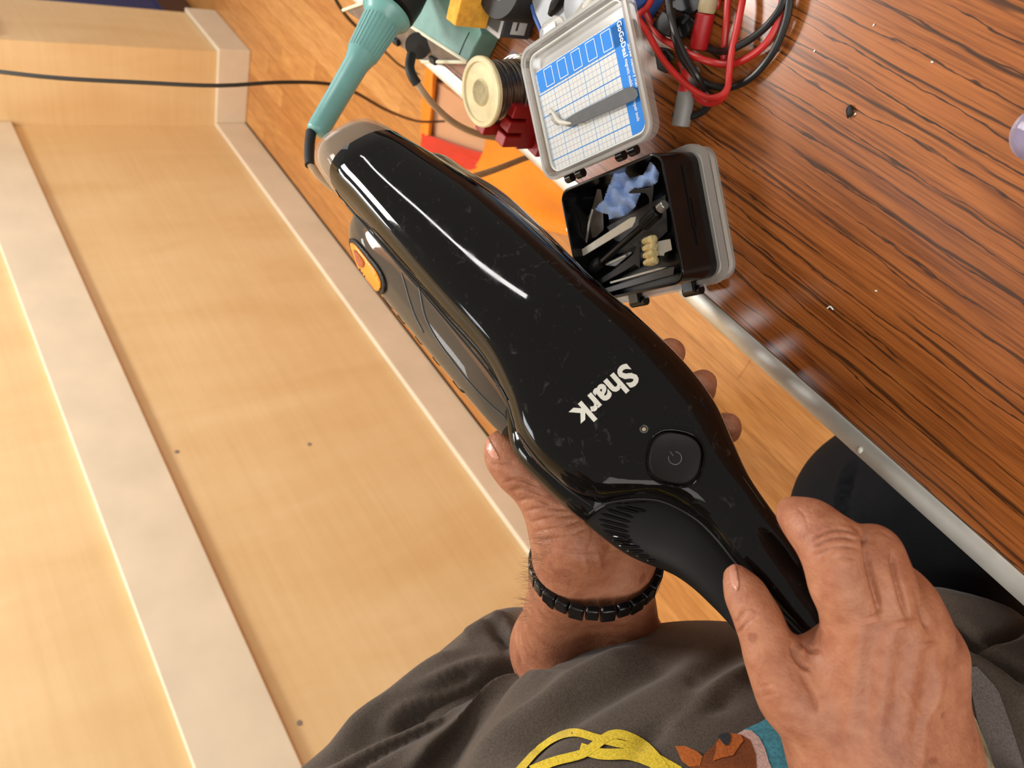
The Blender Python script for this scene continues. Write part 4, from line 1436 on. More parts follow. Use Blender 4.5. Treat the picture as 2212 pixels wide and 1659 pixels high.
def grow(groups, h, cut=None, N=14, mg=0.02):
    """surface of joined groups [(k_join, k_in, [prims])]; cut: list of prims taken away (k)."""
    allp = [q for g in groups for q in g[2]]
    lo = np.min([center_r(q)[0] - center_r(q)[1] for q in allp], 0) - 0.01
    hi = np.max([center_r(q)[0] + center_r(q)[1] for q in allp], 0) + 0.01
    bs = h * N
    nb = np.ceil((hi - lo) / bs).astype(int) + 1
    ii = np.stack(np.meshgrid(*[np.arange(k) for k in nb], indexing='ij'), -1).reshape(-1, 3)
    cc = lo + (ii + 0.5) * bs
    rad = bs * 0.87
    D = [[prim(cc, q) for q in g[2]] for g in groups]
    near = np.min([np.min(d, 0) for d in D], 0)
    deep = near
    sel = np.abs(near) < rad + mg
    for q, k in (cut or []):
        sel |= (np.abs(prim(cc, q)) < rad + 0.01) & (near < rad + 0.01)
    act = np.where(sel)[0]
    # blocks far inside are skipped, blocks near any surface are kept
    G = nb * N + 2
    lin_i = np.array([G[1] * G[2], G[2], 1])
    off = np.stack(np.meshgrid(*[np.arange(N + 1)] * 3, indexing='ij'), -1).reshape(-1, 3)
    keys, verts, quads = [], [], []
    for b in act:
        pts = lo + (ii[b] * N + off) * h
        d = None
        for gi, g in enumerate(groups):
            dg = None
            for qi, q in enumerate(g[2]):
                if D[gi][qi][b] > rad + 0.035:
                    continue
                e = prim(pts, q)
                dg = e if dg is None else smin(dg, e, g[1])
            if dg is not None:
                d = dg if d is None else smin(d, dg, g[0])
        if d is None:
            continue
        if cut:
            for q, k in cut:
                d = -smin(-d, prim(pts, q), k)
        F = d.reshape(N + 1, N + 1, N + 1)
        if F.min() > 0 or F.max() < 0:
            continue
        S = F < 0
        acc = np.zeros((N, N, N, 3))
        cnt = np.zeros((N, N, N))
        for ax in range(3):
            for u in (0, 1):
                for w in (0, 1):
                    s0 = [None] * 3
                    oth = [k for k in range(3) if k != ax]
                    s0[ax] = slice(0, N)
                    s0[oth[0]] = slice(u, u + N)
                    s0[oth[1]] = slice(w, w + N)
                    s1 = list(s0)
                    s1[ax] = slice(1, N + 1)
                    A_, B_ = F[tuple(s0)], F[tuple(s1)]
                    m = (A_ < 0) != (B_ < 0)
                    t = np.where(m, A_ / np.where(m, A_ - B_, 1), 0)
                    acc[..., ax] += np.where(m, t, 0)
                    acc[..., oth[0]] += np.where(m, u, 0)
                    acc[..., oth[1]] += np.where(m, w, 0)
                    cnt += m
        cell = np.argwhere(cnt > 0)
        gc = ii[b] * N + cell
        keys.append(gc @ lin_i)
        pos = acc[tuple(cell.T)] / cnt[tuple(cell.T)][:, None]
        verts.append(lo + (gc + pos) * h)
        for ax in range(3):
            s0 = [slice(0, N)] * 3
            s1 = [slice(0, N)] * 3
            s1[ax] = slice(1, N + 1)
            a_, b_ = S[tuple(s0)], S[tuple(s1)]
            e = np.argwhere(a_ != b_)
            if len(e) == 0:
                continue
            ge = ii[b] * N + e
            fl_ = a_[tuple(e.T)]
            u, w = [(1, 2), (2, 0), (0, 1)][ax]
            U, W = np.eye(3, dtype=int)[u], np.eye(3, dtype=int)[w]
            q4 = np.stack([ge @ lin_i, (ge - U) @ lin_i, (ge - U - W) @ lin_i, (ge - W) @ lin_i], 1)
            q4[~fl_] = q4[~fl_][:, ::-1]
            quads.append(q4)
    K = np.concatenate(keys)
    V = np.concatenate(verts)
    o = np.argsort(K)
    K, V = K[o], V[o]
    Q = np.concatenate(quads)
    ix = np.searchsorted(K, Q)
    ix = np.minimum(ix, len(K) - 1)
    ok = np.all(K[ix] == Q, 1)
    Q = ix[ok]
    f = np.cross(V[Q[:, 2]] - V[Q[:, 0]], V[Q[:, 3]] - V[Q[:, 1]])
    if np.sum(f * (V[Q].mean(1) - V.mean(0))) < 0:
        Q = Q[:, ::-1]
    return V, Q


def relax(V, Q, it=2, f=0.5):
    n = len(V)
    E_ = np.concatenate([Q[:, [0, 1]], Q[:, [1, 2]], Q[:, [2, 3]], Q[:, [3, 0]]])
    deg = np.bincount(E_.ravel(), minlength=n).astype(float)[:, None]
    for _ in range(it):
        s = np.zeros_like(V)
        for k in range(3):
            s[:, k] = np.bincount(E_[:, 0], V[E_[:, 1], k], n) + np.bincount(E_[:, 1], V[E_[:, 0], k], n)
        V = V + f * (s / np.maximum(deg, 1) - V)
    return V


def refine(V, Q, polys, mask):
    """split the masked quads in four; neighbours of a split edge turn into larger polygons."""
    sel = mask[Q].all(1)
    S, R_ = Q[sel], Q[~sel]
    n = len(V)
    ed = np.concatenate([S[:, [0, 1]], S[:, [1, 2]], S[:, [2, 3]], S[:, [3, 0]]])
    key = np.minimum(ed[:, 0], ed[:, 1]).astype(np.int64) * n + np.maximum(ed[:, 0], ed[:, 1])
    uk, inv_ = np.unique(key, return_inverse=True)
    mid = (V[uk // n] + V[uk % n]) / 2
    m = (n + inv_).reshape(4, -1)
    fc = n + len(uk) + np.arange(len(S))
    V2 = np.concatenate([V, mid, V[S].mean(1)])
    q = np.concatenate([np.stack([S[:, 0], m[0], fc, m[3]], 1), np.stack([S[:, 1], m[1], fc, m[0]], 1), np.stack([S[:, 2], m[2], fc, m[1]], 1), np.stack([S[:, 3], m[3], fc, m[2]], 1)])
    hits = np.zeros((len(R_), 4), bool)
    kk = []
    for k in range(4):
        a, b = R_[:, k], R_[:, (k + 1) % 4]
        ky = np.minimum(a, b).astype(np.int64) * n + np.maximum(a, b)
        ix = np.minimum(np.searchsorted(uk, ky), len(uk) - 1)
        hits[:, k] = uk[ix] == ky
        kk.append(n + ix)
    plain_q = R_[~hits.any(1)]
    out = list(polys)
    for i in np.where(hits.any(1))[0]:
        f = []
        for k in range(4):
            f.append(int(R_[i, k]))
            if hits[i, k]:
                f.append(int(kk[k][i]))
        out.append(f)
    mk = np.concatenate([mask, np.zeros(len(uk) + len(S), bool)])
    mk[q.ravel()] = True
    return V2, np.concatenate([plain_q, q]), out, mk


def normals(V, Q):
    fn = np.cross(V[Q[:, 2]] - V[Q[:, 0]], V[Q[:, 3]] - V[Q[:, 1]])
    N_ = np.zeros_like(V)
    for k in range(4):
        for c in range(3):
            N_[:, c] += np.bincount(Q[:, k], fn[:, c], len(V))
    return N_ / (np.linalg.norm(N_, axis=1)[:, None] + 1e-12)


def sculpt(V, Q, strokes, zmax=None):
    """creases (negative) and ridges (positive): strokes (points in px, width px, height m)."""
    N_ = normals(V, Q)
    pr = proj(V)
    face = np.clip(np.sum(N_ * (CAM - V) / np.linalg.norm(CAM - V, axis=1)[:, None], 1), 0, 1)
    face = np.clip(face * 2.5, 0, 1)
    dsp = np.zeros(len(V))
    for s in strokes:
        pts, w, hgt = s[:3]
        q = spline(np.array(pts, float), max(8, len(pts) * 8))
        lo, hi = q.min(0) - 3 * w, q.max(0) + 3 * w
        m = np.where((pr[:, 0] > lo[0]) & (pr[:, 0] < hi[0]) & (pr[:, 1] > lo[1]) & (pr[:, 1] < hi[1]) & (face > 0))[0]
        if len(s) > 3:
            m = m[(pr[m, 2] > s[3][0]) & (pr[m, 2] < s[3][1])]
        if len(m) == 0:
            continue
        x = pr[m, :2]
        best = np.full(len(m), 1e9)
        tt = np.zeros(len(m))
        for i in range(len(q) - 1):
            a, b = q[i], q[i + 1]
            ab = b - a
            t = np.clip(((x - a) @ ab) / (ab @ ab + 1e-9), 0, 1)
            dd = np.linalg.norm(x - a - t[:, None] * ab, axis=1)
            up_ = dd < best
            best = np.where(up_, dd, best)
            tt = np.where(up_, (i + t) / (len(q) - 1), tt)
        taper = np.clip(np.minimum(tt, 1 - tt) * 5 + 0.25, 0, 1)
        dsp[m] += hgt * np.exp(-(best / w) ** 2) * taper
    return V + N_ * (dsp * face)[:, None]


def C(a, b, ra, rb):
    return ('c', np.asarray(a, float), np.asarray(b, float), ra, rb)


def chain(js):
    """js: (px, py, z, r) joints -> round cones."""
    out = []
    for j, k in zip(js[:-1], js[1:]):
        out.append(C(P(*j[:3]), P(*k[:3]), j[3], k[3]))
    return out


PT = thing('person', 'person in a grey printed t-shirt and dark trousers holding the vacuum cleaner', 'person', (0.1, 0.5, 0.0))

# -------- right hand (back of the hand to the camera)
RH = [
    (.014, .012, [C(P(1815, 1660, .322), P(1848, 1352, .306), .0150, .0125), C(P(1890, 1680, .318), P(1925, 1338, .302), .0155, .0125),
                  C(P(1962, 1680, .320), P(1988, 1360, .306), .0150, .0118), C(P(2030, 1660, .326), P(2028, 1420, .316), .0130, .0112),
                  C(P(1800, 1560, .330), P(1990, 1560, .334), .0150, .0140), C(P(1830, 1440, .320), P(1985, 1450, .322), .0120, .0120)]),
    (.010, .010, chain([(1800, 1610, .330, .0175), (1722, 1500, .322, .0148), (1690, 1458, .321, .0125)])),
    (.006, .005, chain([(1722, 1500, .322, .0135), (1664, 1408, .322, .0108), (1638, 1338, .325, .0096), (1612, 1286, .330, .0086), (1590, 1246, .334, .0062)])),
    (.010, .006, [C(P(1722, 1468, .326), P(1800, 1400, .322), .0085, .0105)]),
    (.0045, .006, chain([(1850, 1345, .306, .0132), (1822, 1258, .302, .0126), (1801, 1184, .302, .0123), (1752, 1134, .312, .0100), (1712, 1108, .321, .0076)])),
    (.003, .005, chain([(1925, 1332, .302, .0130), (1905, 1255, .300, .0116), (1884, 1196, .303, .0112), (1848, 1190, .330, .0100), (1790, 1225, .352, .0090), (1752, 1262, .358, .0078)])),
    (.003, .005, chain([(1988, 1358, .306, .0122), (1965, 1308, .308, .0112), (1940, 1274, .315, .0104), (1905, 1262, .345, .0098), (1845, 1300, .362, .0088), (1805, 1335, .366, .0076)])),
    (.003, .005, chain([(2028, 1418, .316, .0112), (2014, 1384, .320, .0102), (1996, 1352, .330, .0092), (1960, 1330, .358, .0086), (1905, 1365, .372, .0078), (1868, 1395, .376, .0068)])),
    (.020, .020, [C(P(1880, 1670, .326), P(1905, 1860, .350), .0270, .0260), C(P(1960, 1670, .328), P(1985, 1860, .352), .0260, .0250),
                  C(P(1945, 1860, .352), P(1960, 2420, .47), .0300, .0440), C(P(1960, 2420, .47), P(1750, 2700, .62), .0440, .0520)]),
]
# -------- left hand (palm up under the tool)
LH = [
    (.016, .016, [C(P(1222, 1252, .466), P(1208, 1400, .548), .0215, .0330), C(P(1338, 1250, .466), P(1334, 1400, .548), .0205, .0330),
                  C(P(1208, 1400, .548), P(1262, 1540, .63), .0330, .0430), C(P(1334, 1400, .548), P(1292, 1540, .63), .0330, .0430)]),
    (.018, .016, [C(P(1232, 1245, .462), P(1240, 1160, .447), .0190, .0240), C(P(1335, 1240, .462), P(1338, 1150, .462), .0180, .0230),
                  C(P(1290, 1160, .458), P(1330, 1030, .474), .0220, .0170), C(P(1338, 1150, .466), P(1430, 1010, .480), .0210, .0150),
                  C(P(1240, 1130, .458), P(1262, 950, .482), .0200, .0135)]),
    (.012, .007, chain([(1240, 1160, .446, .0225), (1188, 1082, .440, .0162), (1148, 1040, .437, .0128), (1118, 1016, .435, .0124), (1094, 985, .434, .0116), (1084, 962, .434, .0094)])),
    (.004, .006, chain([(1262, 950, .484, .0120), (1262, 840, .505, .0105), (1290, 735, .495, .0095), (1328, 702, .462, .0094), (1340, 686, .447, .0084)])),
    (.004, .006, chain([(1325, 950, .486, .0120), (1350, 860, .506, .0105), (1405, 800, .490, .0102), (1434, 776, .455, .0102), (1448, 762, .438, .0092)])),
    (.004, .006, chain([(1390, 980, .484, .0115), (1430, 910, .500, .0102), (1484, 862, .482, .0098), (1506, 842, .450, .0098), (1518, 828, .434, .0086)])),
    (.004, .006, chain([(1440, 1015, .480, .0105), (1490, 970, .488, .0092), (1545, 940, .468, .0086), (1566, 926, .442, .0084), (1574, 918, .430, .0074)])),
]
# -------- torso, neck, arms to the shoulders (hidden core under the shirt), head left to the frame's outside
UP = np.array([0, 0, 1.0])
FW = nrm((0.60, -0.80, 0))
LT_ = np.cross(UP, FW)
BEL = P(1560, 1905, .445)
HEM = P(2045, 1645, .555)
HIP = P(1930, 1720, .67)
CHE = BEL + UP * 0.25 - FW * 0.01
NEC = BEL + UP * 0.47 - FW * 0.05
SHL = P(300, 2250, .50)
SHR = CHE - LT_ * 0.185 + UP * 0.13
ELL = P(1270, 1525, .63)
ELR = P(1750, 2700, .62)
BODY = RH + LH + [
    (.03, .03, [C(ELL, SHL, .040, .050), C(ELR, SHR, .046, .050)]),
    (.05, .05, [C(SHL, NEC, .048, .055), C(SHR, NEC, .048, .055), C(CHE + LT_ * .07, BEL + LT_ * .06, .075, .080), C(CHE - LT_ * .07, BEL - LT_ * .06, .075, .080), C(NEC, CHE, .052, .075), C(NEC, NEC + UP * .07 + FW * .02, .054, .052)]),
]
hc = NEC + UP * 0.17 + FW * 0.045
Rh = np.stack([LT_, FW, UP])
BODY.append((.03, .02, [('e', hc, Rh, np.array([.076, .098, .112])), ('e', hc - UP * .055 + FW * .035, Rh, np.array([.055, .062, .062])),
                        C(hc + FW * .095 + UP * .012, hc + FW * .118 - UP * .022, .009, .014), C(hc + LT_ * .076 - FW * .01, hc + LT_ * .080 - FW * .014 + UP * .03, .011, .013), C(hc - LT_ * .076 - FW * .01, hc - LT_ * .080 - FW * .014 + UP * .03, .011, .013)]))
import time as _t
t0 = _t.time()
V, Q = grow(BODY, 0.0025)
V = relax(V, Q, 2, 0.5)
SK = [
    # index finger knuckle folds
    ([(1756, 1166), (1785, 1150), (1815, 1144), (1850, 1150)], 3.5, -.0011), ([(1758, 1182), (1790, 1166), (1822, 1161), (1852, 1166)], 4, -.0013),
    ([(1762, 1200), (1795, 1184), (1825, 1181), (1850, 1184)], 3.5, -.0010), ([(1790, 1216), (1820, 1206), (1846, 1206)], 3, -.0006),
    ([(1722, 1096), (1740, 1118), (1744, 1142)], 3, -.0004), ([(1866, 1136), (1872, 1190), (1884, 1250), (1896, 1305), (1900, 1330)], 6, -.0026),
    ([(1840, 1134), (1862, 1148), (1876, 1172)], 5, -.0012), ([(1926, 1196), (1934, 1240), (1950, 1300), (1958, 1330)], 6, -.0024),
    ([(1984, 1280), (1992, 1316), (2004, 1360)], 6, -.0022), ([(1886, 1150), (1905, 1148), (1926, 1162)], 3.5, -.0006),
    # tendons, knuckles and veins on the back of the hand
    ([(1862, 1330), (1846, 1440), (1832, 1600)], 20, .0007), ([(1928, 1330), (1915, 1460), (1895, 1620)], 18, .0008),
    ([(1988, 1350), (1972, 1480), (1945, 1620)], 17, .0008), ([(2028, 1420), (2018, 1530), (2000, 1640)], 15, .0009),
    ([(1888, 1360), (1880, 1440), (1866, 1540)], 18, -.0006), ([(1958, 1370), (1944, 1460), (1922, 1560)], 16, -.0006),
    ([(2008, 1400), (1998, 1480), (1976, 1580)], 15, -.0006),
    ([(2036, 1440), (2024, 1500), (1996, 1560), (1990, 1640), (1984, 1720)], 10, .0011), ([(1996, 1558), (1962, 1510), (1940, 1470)], 9, .0006),
    ([(1885, 1325), (1890, 1345)], 22, .0016), ([(1950, 1338), (1953, 1356)], 20, .0013), ([(2004, 1385), (2006, 1400)], 18, .0010),
    # thumb folds
    ([(1588, 1348), (1604, 1326), (1622, 1316), (1636, 1318)], 3.5, -.0010), ([(1590, 1372), (1612, 1346), (1636, 1330)], 3.5, -.0010), ([(1594, 1332), (1612, 1312)], 3, -.0006),
    ([(1712, 1388), (1716, 1412), (1732, 1436), (1752, 1448)], 5, -.0020), ([(1732, 1388), (1748, 1404), (1770, 1408)], 5, -.0014), ([(1740, 1396), (1730, 1412)], 7, .0012),
    ([(1728, 1450), (1742, 1474), (1758, 1506), (1768, 1540)], 7, -.0010), ([(1640, 1486), (1668, 1478), (1700, 1482)], 4, -.0004), ([(1648, 1506), (1680, 1498), (1712, 1506)], 4, -.0004),
    # left palm folds and thumb folds
    ([(1090, 1042), (1126, 1036), (1162, 1052)], 4.5, -.0010), ([(1104, 1060), (1140, 1056), (1176, 1072)], 4.5, -.0010), ([(1118, 1082), (1158, 1078), (1194, 1094)], 4.5, -.0011),
    ([(1136, 1104), (1180, 1098), (1222, 1100)], 4.5, -.0010), ([(1148, 1128), (1195, 1118), (1240, 1112)], 4.5, -.0009), ([(1158, 1148), (1208, 1140), (1252, 1124)], 4.5, -.0010),
    ([(1168, 1166), (1222, 1160), (1266, 1140)], 4.5, -.0009), ([(1062, 1002), (1085, 1006), (1112, 1000)], 4, -.0008),
    ([(1180, 1182), (1250, 1192), (1330, 1188), (1400, 1186)], 5, -.0006), ([(1278, 1128), (1282, 1160), (1270, 1192)], 6, -.0008), ([(1262, 1205), (1270, 1240)], 7, .0007), ([(1292, 1195), (1300, 1240)], 6, .0006),
]
pr_ = proj(V)
mask = (pr_[:, 2] < .58) & (pr_[:, 0] > 1000) & (pr_[:, 0] < 2240) & (pr_[:, 1] > 600) & (pr_[:, 1] < 1700) & (np.sum(normals(V, Q) * (CAM - V), 1) > -.1)
polys = []
for _ in range(2):
    n0 = len(V)
    V, Q, polys, mask = refine(V, Q, polys, mask)
    Vr = relax(V, Q, 2, 0.5)
    V[mask] = Vr[mask]
V = sculpt(V, Q, SK, None)
me = bpy.data.meshes.new('body')
me.from_pydata(V.tolist(), [], Q.tolist() + polys)
body = put('body', me, MT['skin'], PT, True, angle=180)
print('body', len(V), _t.time() - t0)
TB = bvh(body)
# nails
decal('fingernail', [(1578, 1226), (1588, 1222), (1592, 1236), (1596, 1262), (1592, 1276), (1584, 1266), (1578, 1246)], TB, .0003, MT['nail'], body, .0005, 4)
decal('fingernail', [(1052, 946), (1058, 950), (1070, 972), (1078, 988), (1072, 992), (1060, 984), (1052, 968)], TB, .0003, MT['nail'], body, .0005, 4)
# fine hair along the left forearm
hb_ = MB()
rng = np.random.RandomState(3)
for k in range(230):
    u = rng.rand()
    px = np.interp(u, [0, .25, .6, 1], [1166, 1150, 1128, 1112]) + rng.rand() * 34 + 2
    py = 1150 + u * 195
    l, n = hit(TB, px, py)
    if np.linalg.norm(l - P(px, py, .49)) > .08:
        continue
    d = nrm(n * .7 + (P(px - 20, py - 12, .49) - P(px, py, .49)) / .0073 * .5 + rng.randn(3) * .22)
    q = nrm(d + np.array([0, 0, .25]) + rng.randn(3) * .2)
    L_ = .004 + rng.rand() * .006
    hb_.tube([l, l + d * L_ * .5, l + d * L_ * .5 + q * L_ * .5], [.00009, .00007, .00003], 3)
hb_.build('arm_hair', MT['hair'], body, True)['kind'] = 'stuff'

# -------- shirt
t0 = _t.time()
SLE = P(1118, 1472, .60)
rw, rd_ = 0.205, 0.150
ax_s = nrm(SLE - SHL)
SH_G = [
    (.03, .03, [('e', BEL, np.stack([LT_, FW, UP]), np.array([.180, .138, .18])), ('e', CHE, np.stack([LT_, FW, UP]), np.array([.185, .122, .20])),
                ('e', HEM, np.stack([LT_, FW, UP]), np.array([.15, .125, .11])),
                C(CHE + UP * .10 + LT_ * .10, CHE + UP * .10 - LT_ * .10, .10, .10), C(SHL - UP * .01, NEC - UP * .03, .068, .070), C(SHR - UP * .01, NEC - UP * .03, .068, .070)]),
    (.025, .03, [C(SHL, SLE, .070, .058)]),
    (.045, .03, [C(SHR, SHR + nrm(ELR - SHR) * .20, .078, .062)]),
]
cutL = SLE - ax_s * 0.05
dirR = nrm(ELR - SHR)
cuts = [(C(cutL, SLE + (ELL - SLE) + ax_s * .12, .050, .062), .006), (C(SHR + dirR * .16, SHR + dirR * .34, .056, .066), .006), (C(NEC - UP * .005, NEC + UP * .12, .062, .075), .01)]
V, Q = grow(SH_G, 0.0042, cuts, 12)
V = relax(V, Q, 3, 0.5)
FS = [
    ([(1058, 1316), (1084, 1332), (1104, 1366), (1116, 1404), (1170, 1428), (1236, 1442)], 8, .004), ([(1040, 1330), (1066, 1350), (1084, 1384), (1096, 1418)], 7, -.004),
    ([(640, 1668), (760, 1600), (880, 1548), (1000, 1500), (1110, 1452), (1225, 1440)], 16, -0.0135), ([(700, 1690), (840, 1610), (960, 1560), (1000, 1535)], 12, -0.0108),
    ([(880, 1660), (960, 1590), (1050, 1530), (1140, 1480), (1215, 1455)], 20, 0.0162), ([(660, 1640), (780, 1560), (900, 1500), (1000, 1450), (1100, 1420)], 16, 0.0095),
    ([(720, 1590), (840, 1500), (940, 1440), (1010, 1405)], 16, 0.0081), ([(760, 1588), (860, 1520), (960, 1480), (1050, 1440)], 10, -0.0081),
    ([(1060, 1362), (1100, 1388), (1140, 1398), (1180, 1408)], 9, -0.0081), ([(1000, 1380), (1060, 1345), (1085, 1332)], 12, 0.0068),
    ([(840, 1560), (900, 1530), (960, 1532)], 9, -0.0081),
    ([(1000, 1680), (1080, 1600), (1180, 1530), (1260, 1470), (1400, 1400)], 22, 0.0095), ([(1100, 1650), (1200, 1560), (1330, 1480), (1480, 1400)], 26, -0.0081),
    ([(1420, 1580), (1500, 1530), (1560, 1480), (1640, 1440)], 20, 0.0054), ([(1360, 1620), (1480, 1540), (1600, 1500)], 22, -0.0054), ([(1480, 1480), (1560, 1430), (1600, 1400)], 22, -0.0041),
    ([(1980, 1250), (2040, 1290), (2110, 1310), (2230, 1330)], 16, 0.0108), ([(2040, 1330), (2100, 1372), (2160, 1372), (2220, 1352)], 9, -0.0135), ([(2060, 1340), (2120, 1400), (2180, 1440), (2230, 1470)], 14, -0.0135),
    ([(2080, 1420), (2150, 1460), (2230, 1540)], 20, 0.0081),
]
pr_ = proj(V)
mask = (pr_[:, 2] > .05) & (pr_[:, 0] > 500) & (pr_[:, 0] < 2300) & (pr_[:, 1] > 1150) & (pr_[:, 1] < 1750) & (np.sum(normals(V, Q) * (CAM - V), 1) > -.1)
V, Q, polys, mask = refine(V, Q, [], mask)
Vr = relax(V, Q, 3, 0.5)
V[mask] = Vr[mask]
V = sculpt(V, Q, FS)
Vr = relax(V, Q, 3, 0.5)
V[mask] = Vr[mask]
me = bpy.data.meshes.new('t_shirt')
me.from_pydata(V.tolist(), [], Q.tolist() + polys)
shirt = put('t_shirt', me, MT['shirt'], PT, True, angle=180)
print('shirt', len(V), _t.time() - t0)
TSH = bvh(shirt)
# printed picture on the shirt
strip('printed_loop', [(1120, 1672), (1165, 1622), (1205, 1595), (1245, 1586), (1285, 1596), (1330, 1608), (1375, 1618), (1420, 1640), (1470, 1668)], 17, TSH, .0012, MT['yprint'], shirt, 50, 0)
strip('printed_loop', [(1150, 1668), (1200, 1648), (1260, 1632), (1290, 1612), (1320, 1592), (1350, 1592), (1385, 1608), (1410, 1630), (1440, 1668)], 20, TSH, .0014, MT['yprint'], shirt, 50, 0)
strip('printed_loop', [(1255, 1620), (1300, 1632), (1360, 1634), (1410, 1650), (1440, 1672)], 24, TSH, .0013, MT['yprint'], shirt, 40, 0)
decal('printed_coat', [(1604, 1580), (1640, 1564), (1668, 1548), (1700, 1580), (1760, 1668), (1672, 1668), (1650, 1640), (1640, 1600)], TSH, .0010, MT['tprint'], shirt, 0, 9, False)
decal('printed_collar', [(1592, 1590), (1608, 1581), (1622, 1582), (1640, 1598), (1652, 1622), (1660, 1650), (1670, 1672), (1630, 1672), (1628, 1630), (1612, 1600)], TSH, .0015, MT['pprint'], shirt, 0, 8, False)
decal('printed_head', [(1478, 1672), (1512, 1652), (1522, 1634), (1540, 1618), (1556, 1596), (1578, 1590), (1600, 1592), (1620, 1604), (1632, 1634), (1634, 1672)], TSH, .0018, MT['bprint'], shirt, 0, 8, False)
decal('printed_muzzle', [(1548, 1612), (1558, 1596), (1578, 1590), (1600, 1594), (1606, 1606), (1594, 1622), (1584, 1638), (1556, 1644), (1540, 1650), (1546, 1630)], TSH, .0022, MT['oprint'], shirt, 0, 8, False)
decal('printed_ear', [(1460, 1618), (1480, 1617), (1505, 1628), (1518, 1640), (1512, 1660), (1490, 1662), (1474, 1650)], TSH, .0020, MT['oprint'], shirt, 0, 8, False)
decal('printed_nose', [(1552, 1598), (1562, 1592), (1576, 1592), (1578, 1606), (1570, 1618), (1560, 1610)], TSH, .0026, MT['kprint'], shirt, 0, 5)
decal('printed_figure', [(2090, 1440), (2112, 1440), (2150, 1480), (2160, 1496), (2180, 1560), (2215, 1672), (2150, 1672), (2110, 1560)], TSH, .0012, MT['gprint'], shirt, 0, 9, False)
decal('printed_figure', [(2092, 1530), (2108, 1560), (2150, 1672), (2098, 1672)], TSH, .0016, MT['cprint'], shirt, 0, 9, False)

# -------- trousers
KNR = np.array([0.10, 0.20, 0.60])
HPR = HIP - LT_ * 0.05
HPL = HIP + LT_ * 0.095
KNL = onZ(1290, 1040, 0.56)
TG = [
    (.04, .04, [('e', HIP + UP * .02 - LT_ * .03, np.stack([LT_, FW, UP]), np.array([.150, .120, .13]))]),
    (.03, .03, [C(HPR, P(1940, 1130, .665), .092, .085), C(P(1940, 1130, .665), np.array([0.02, 0.02, 0.58]), .085, .070), C(np.array([0.02, 0.02, 0.58]), np.array([0.02, 0.06, 0.06]), .066, .048)]),
    (.03, .03, [C(HPL, P(1270, 1500, .74), .062, .058), C(P(1270, 1500, .74), P(1285, 1210, .86), .058, .058), C(P(1285, 1210, .86), P(1285, 1070, .93), .058, .058), C(P(1285, 1070, .93), onZ(1420, 930, .07), .056, .044)]),
]
V, Q = grow(TG, 0.0060, None, 12)
V = relax(V, Q, 2, 0.5)
V = sculpt(V, Q, [([(1850, 1000), (1832, 1040), (1822, 1100), (1830, 1140)], 7, -.008), ([(1838, 1000), (1816, 1050), (1808, 1110)], 9, .004), ([(1850, 1130), (1950, 1160), (2050, 1215)], 12, -.004), ([(1880, 1060), (1960, 1100)], 30, .004)])
me = bpy.data.meshes.new('trousers')
me.from_pydata(V.tolist(), [], Q.tolist())
put('trousers', me, MT['trouser'], PT, True, angle=180)
# shoes
for nm, c in (('shoe', np.array([0.02, 0.03, 0.0])), ('shoe', onZ(1420, 930, .0) + np.array([0, .05, 0]))):
    V, Q = grow([(.02, .02, [C(c + UP * .038, c + UP * .030 - np.array([0, .15, 0]), .040, .030)])], 0.006, None, 12)
    V[:, 2] = np.maximum(V[:, 2], 0.004)
    MB().add(V, [tuple(q) for q in Q]).build(nm, MT['rubber'], PT, True, angle=180)
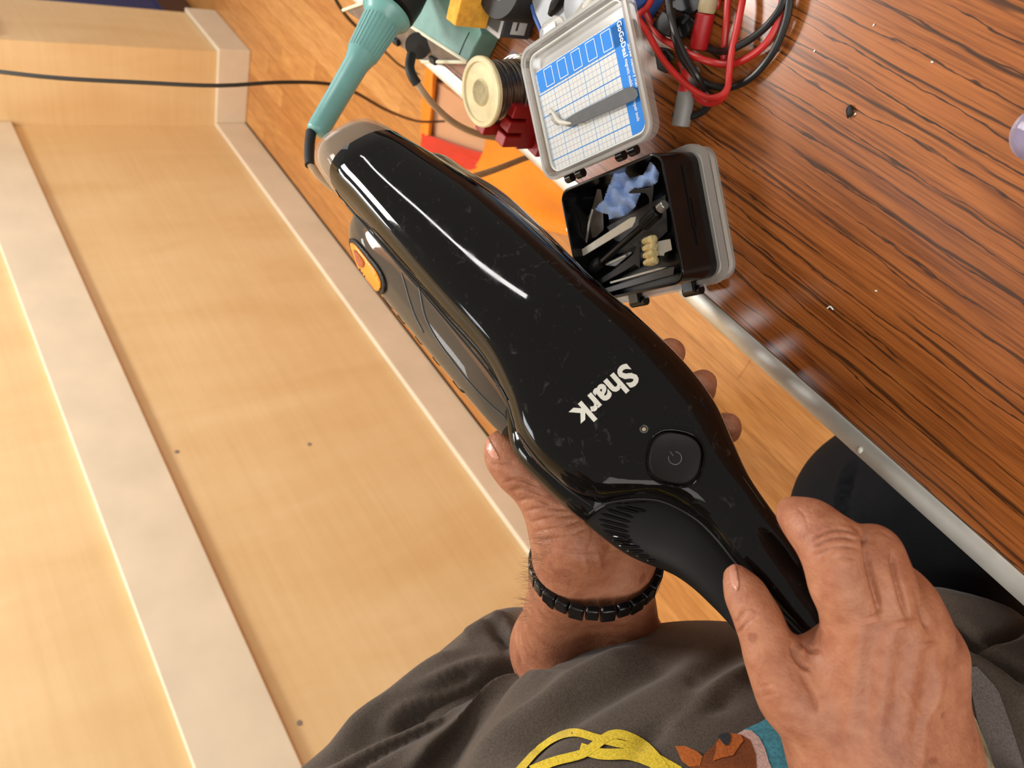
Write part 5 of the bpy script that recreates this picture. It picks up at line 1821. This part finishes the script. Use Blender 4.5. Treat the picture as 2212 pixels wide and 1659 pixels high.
# hair cap
V, Q = grow([(.01, .01, [('e', hc + UP * .020 - FW * .012, Rh, np.array([.081, .101, .106]))])], 0.006, [(C(hc + FW * .12 - UP * .05, hc + FW * .10 - UP * .0, .095, .085), .01), (C(hc + FW * .02 - UP * .12, hc + FW * .03 - UP * .08, .09, .09), .01)], 12)
MB().add(V, [tuple(q) for q in Q]).build('hair', MT['brown'], PT, True, angle=180)

# face
for sd in (-1, 1):
    ec = hc + FW * .086 + LT_ * sd * .032 + UP * .008
    mb = MB().lathe([(0, -.011), (.0075, -.008), (.011, 0), (.0075, .008), (.0045, .0098), (0, .0110)], frame(ec, LT_, z=FW), 20)
    eye = mb.build('eye', MT['white'], PT)
    MB().lathe([(.0052, .0092), (.0040, .0106), (0, .0114)], frame(ec, LT_, z=FW), 16).build('iris', MT['brown'], eye)
    MB().tube([ec + FW * .010 - LT_ * .018 + UP * .016, ec + FW * .014 + UP * .021, ec + FW * .008 + LT_ * .018 + UP * .016], [.002, .0038, .002], 8, 10).build('eyebrow', MT['brown'], PT)
mo = hc + FW * .088 - UP * .058
MB().tube([mo - LT_ * .024 - FW * .006, mo - LT_ * .01 + UP * .002 + FW * .004, mo + LT_ * .01 + UP * .002 + FW * .004, mo + LT_ * .024 - FW * .006], [.002, .0052, .0052, .002], 10, 14).build('mouth', MT['nail'], PT)

# -------- bracelet
wc = (P(1228, 1252, .466) + P(1338, 1250, .466)) / 2 + np.array([0, 0, 0.0])
fa = nrm(P(1284, 1215, .452) - P(1270, 1400, .548))
xa = nrm(P(1338, 1238, .466) - P(1228, 1240, .466))
bfm = frame((P(1226, 1222, .459) + P(1346, 1220, .459)) / 2, xa, z=fa)
t = thing('bracelet', 'black metal link bracelet around the left wrist', 'bracelet', bfm[:3, 3])
RX, RY, NL = .0390, .0315, 26
arc = [2 * math.pi * k / NL for k in range(NL)]
for k, a in enumerate(arc):
    c = np.array([math.cos(a) * RX, math.sin(a) * RY, (0.0006 if k % 2 else -0.0006)])
    tg = nrm((-math.sin(a) * RX, math.cos(a) * RY, 0))
    m_ = bfm @ frame(c, tg, z=(0, 0, 1))
    MB().box((0, 0, 0), (.0080 if k % 2 else .0093, .0052, .0115 if k % 2 else .0138), m_).build('link', MT['kit'], t, True, bevel=.0012, seg=2)
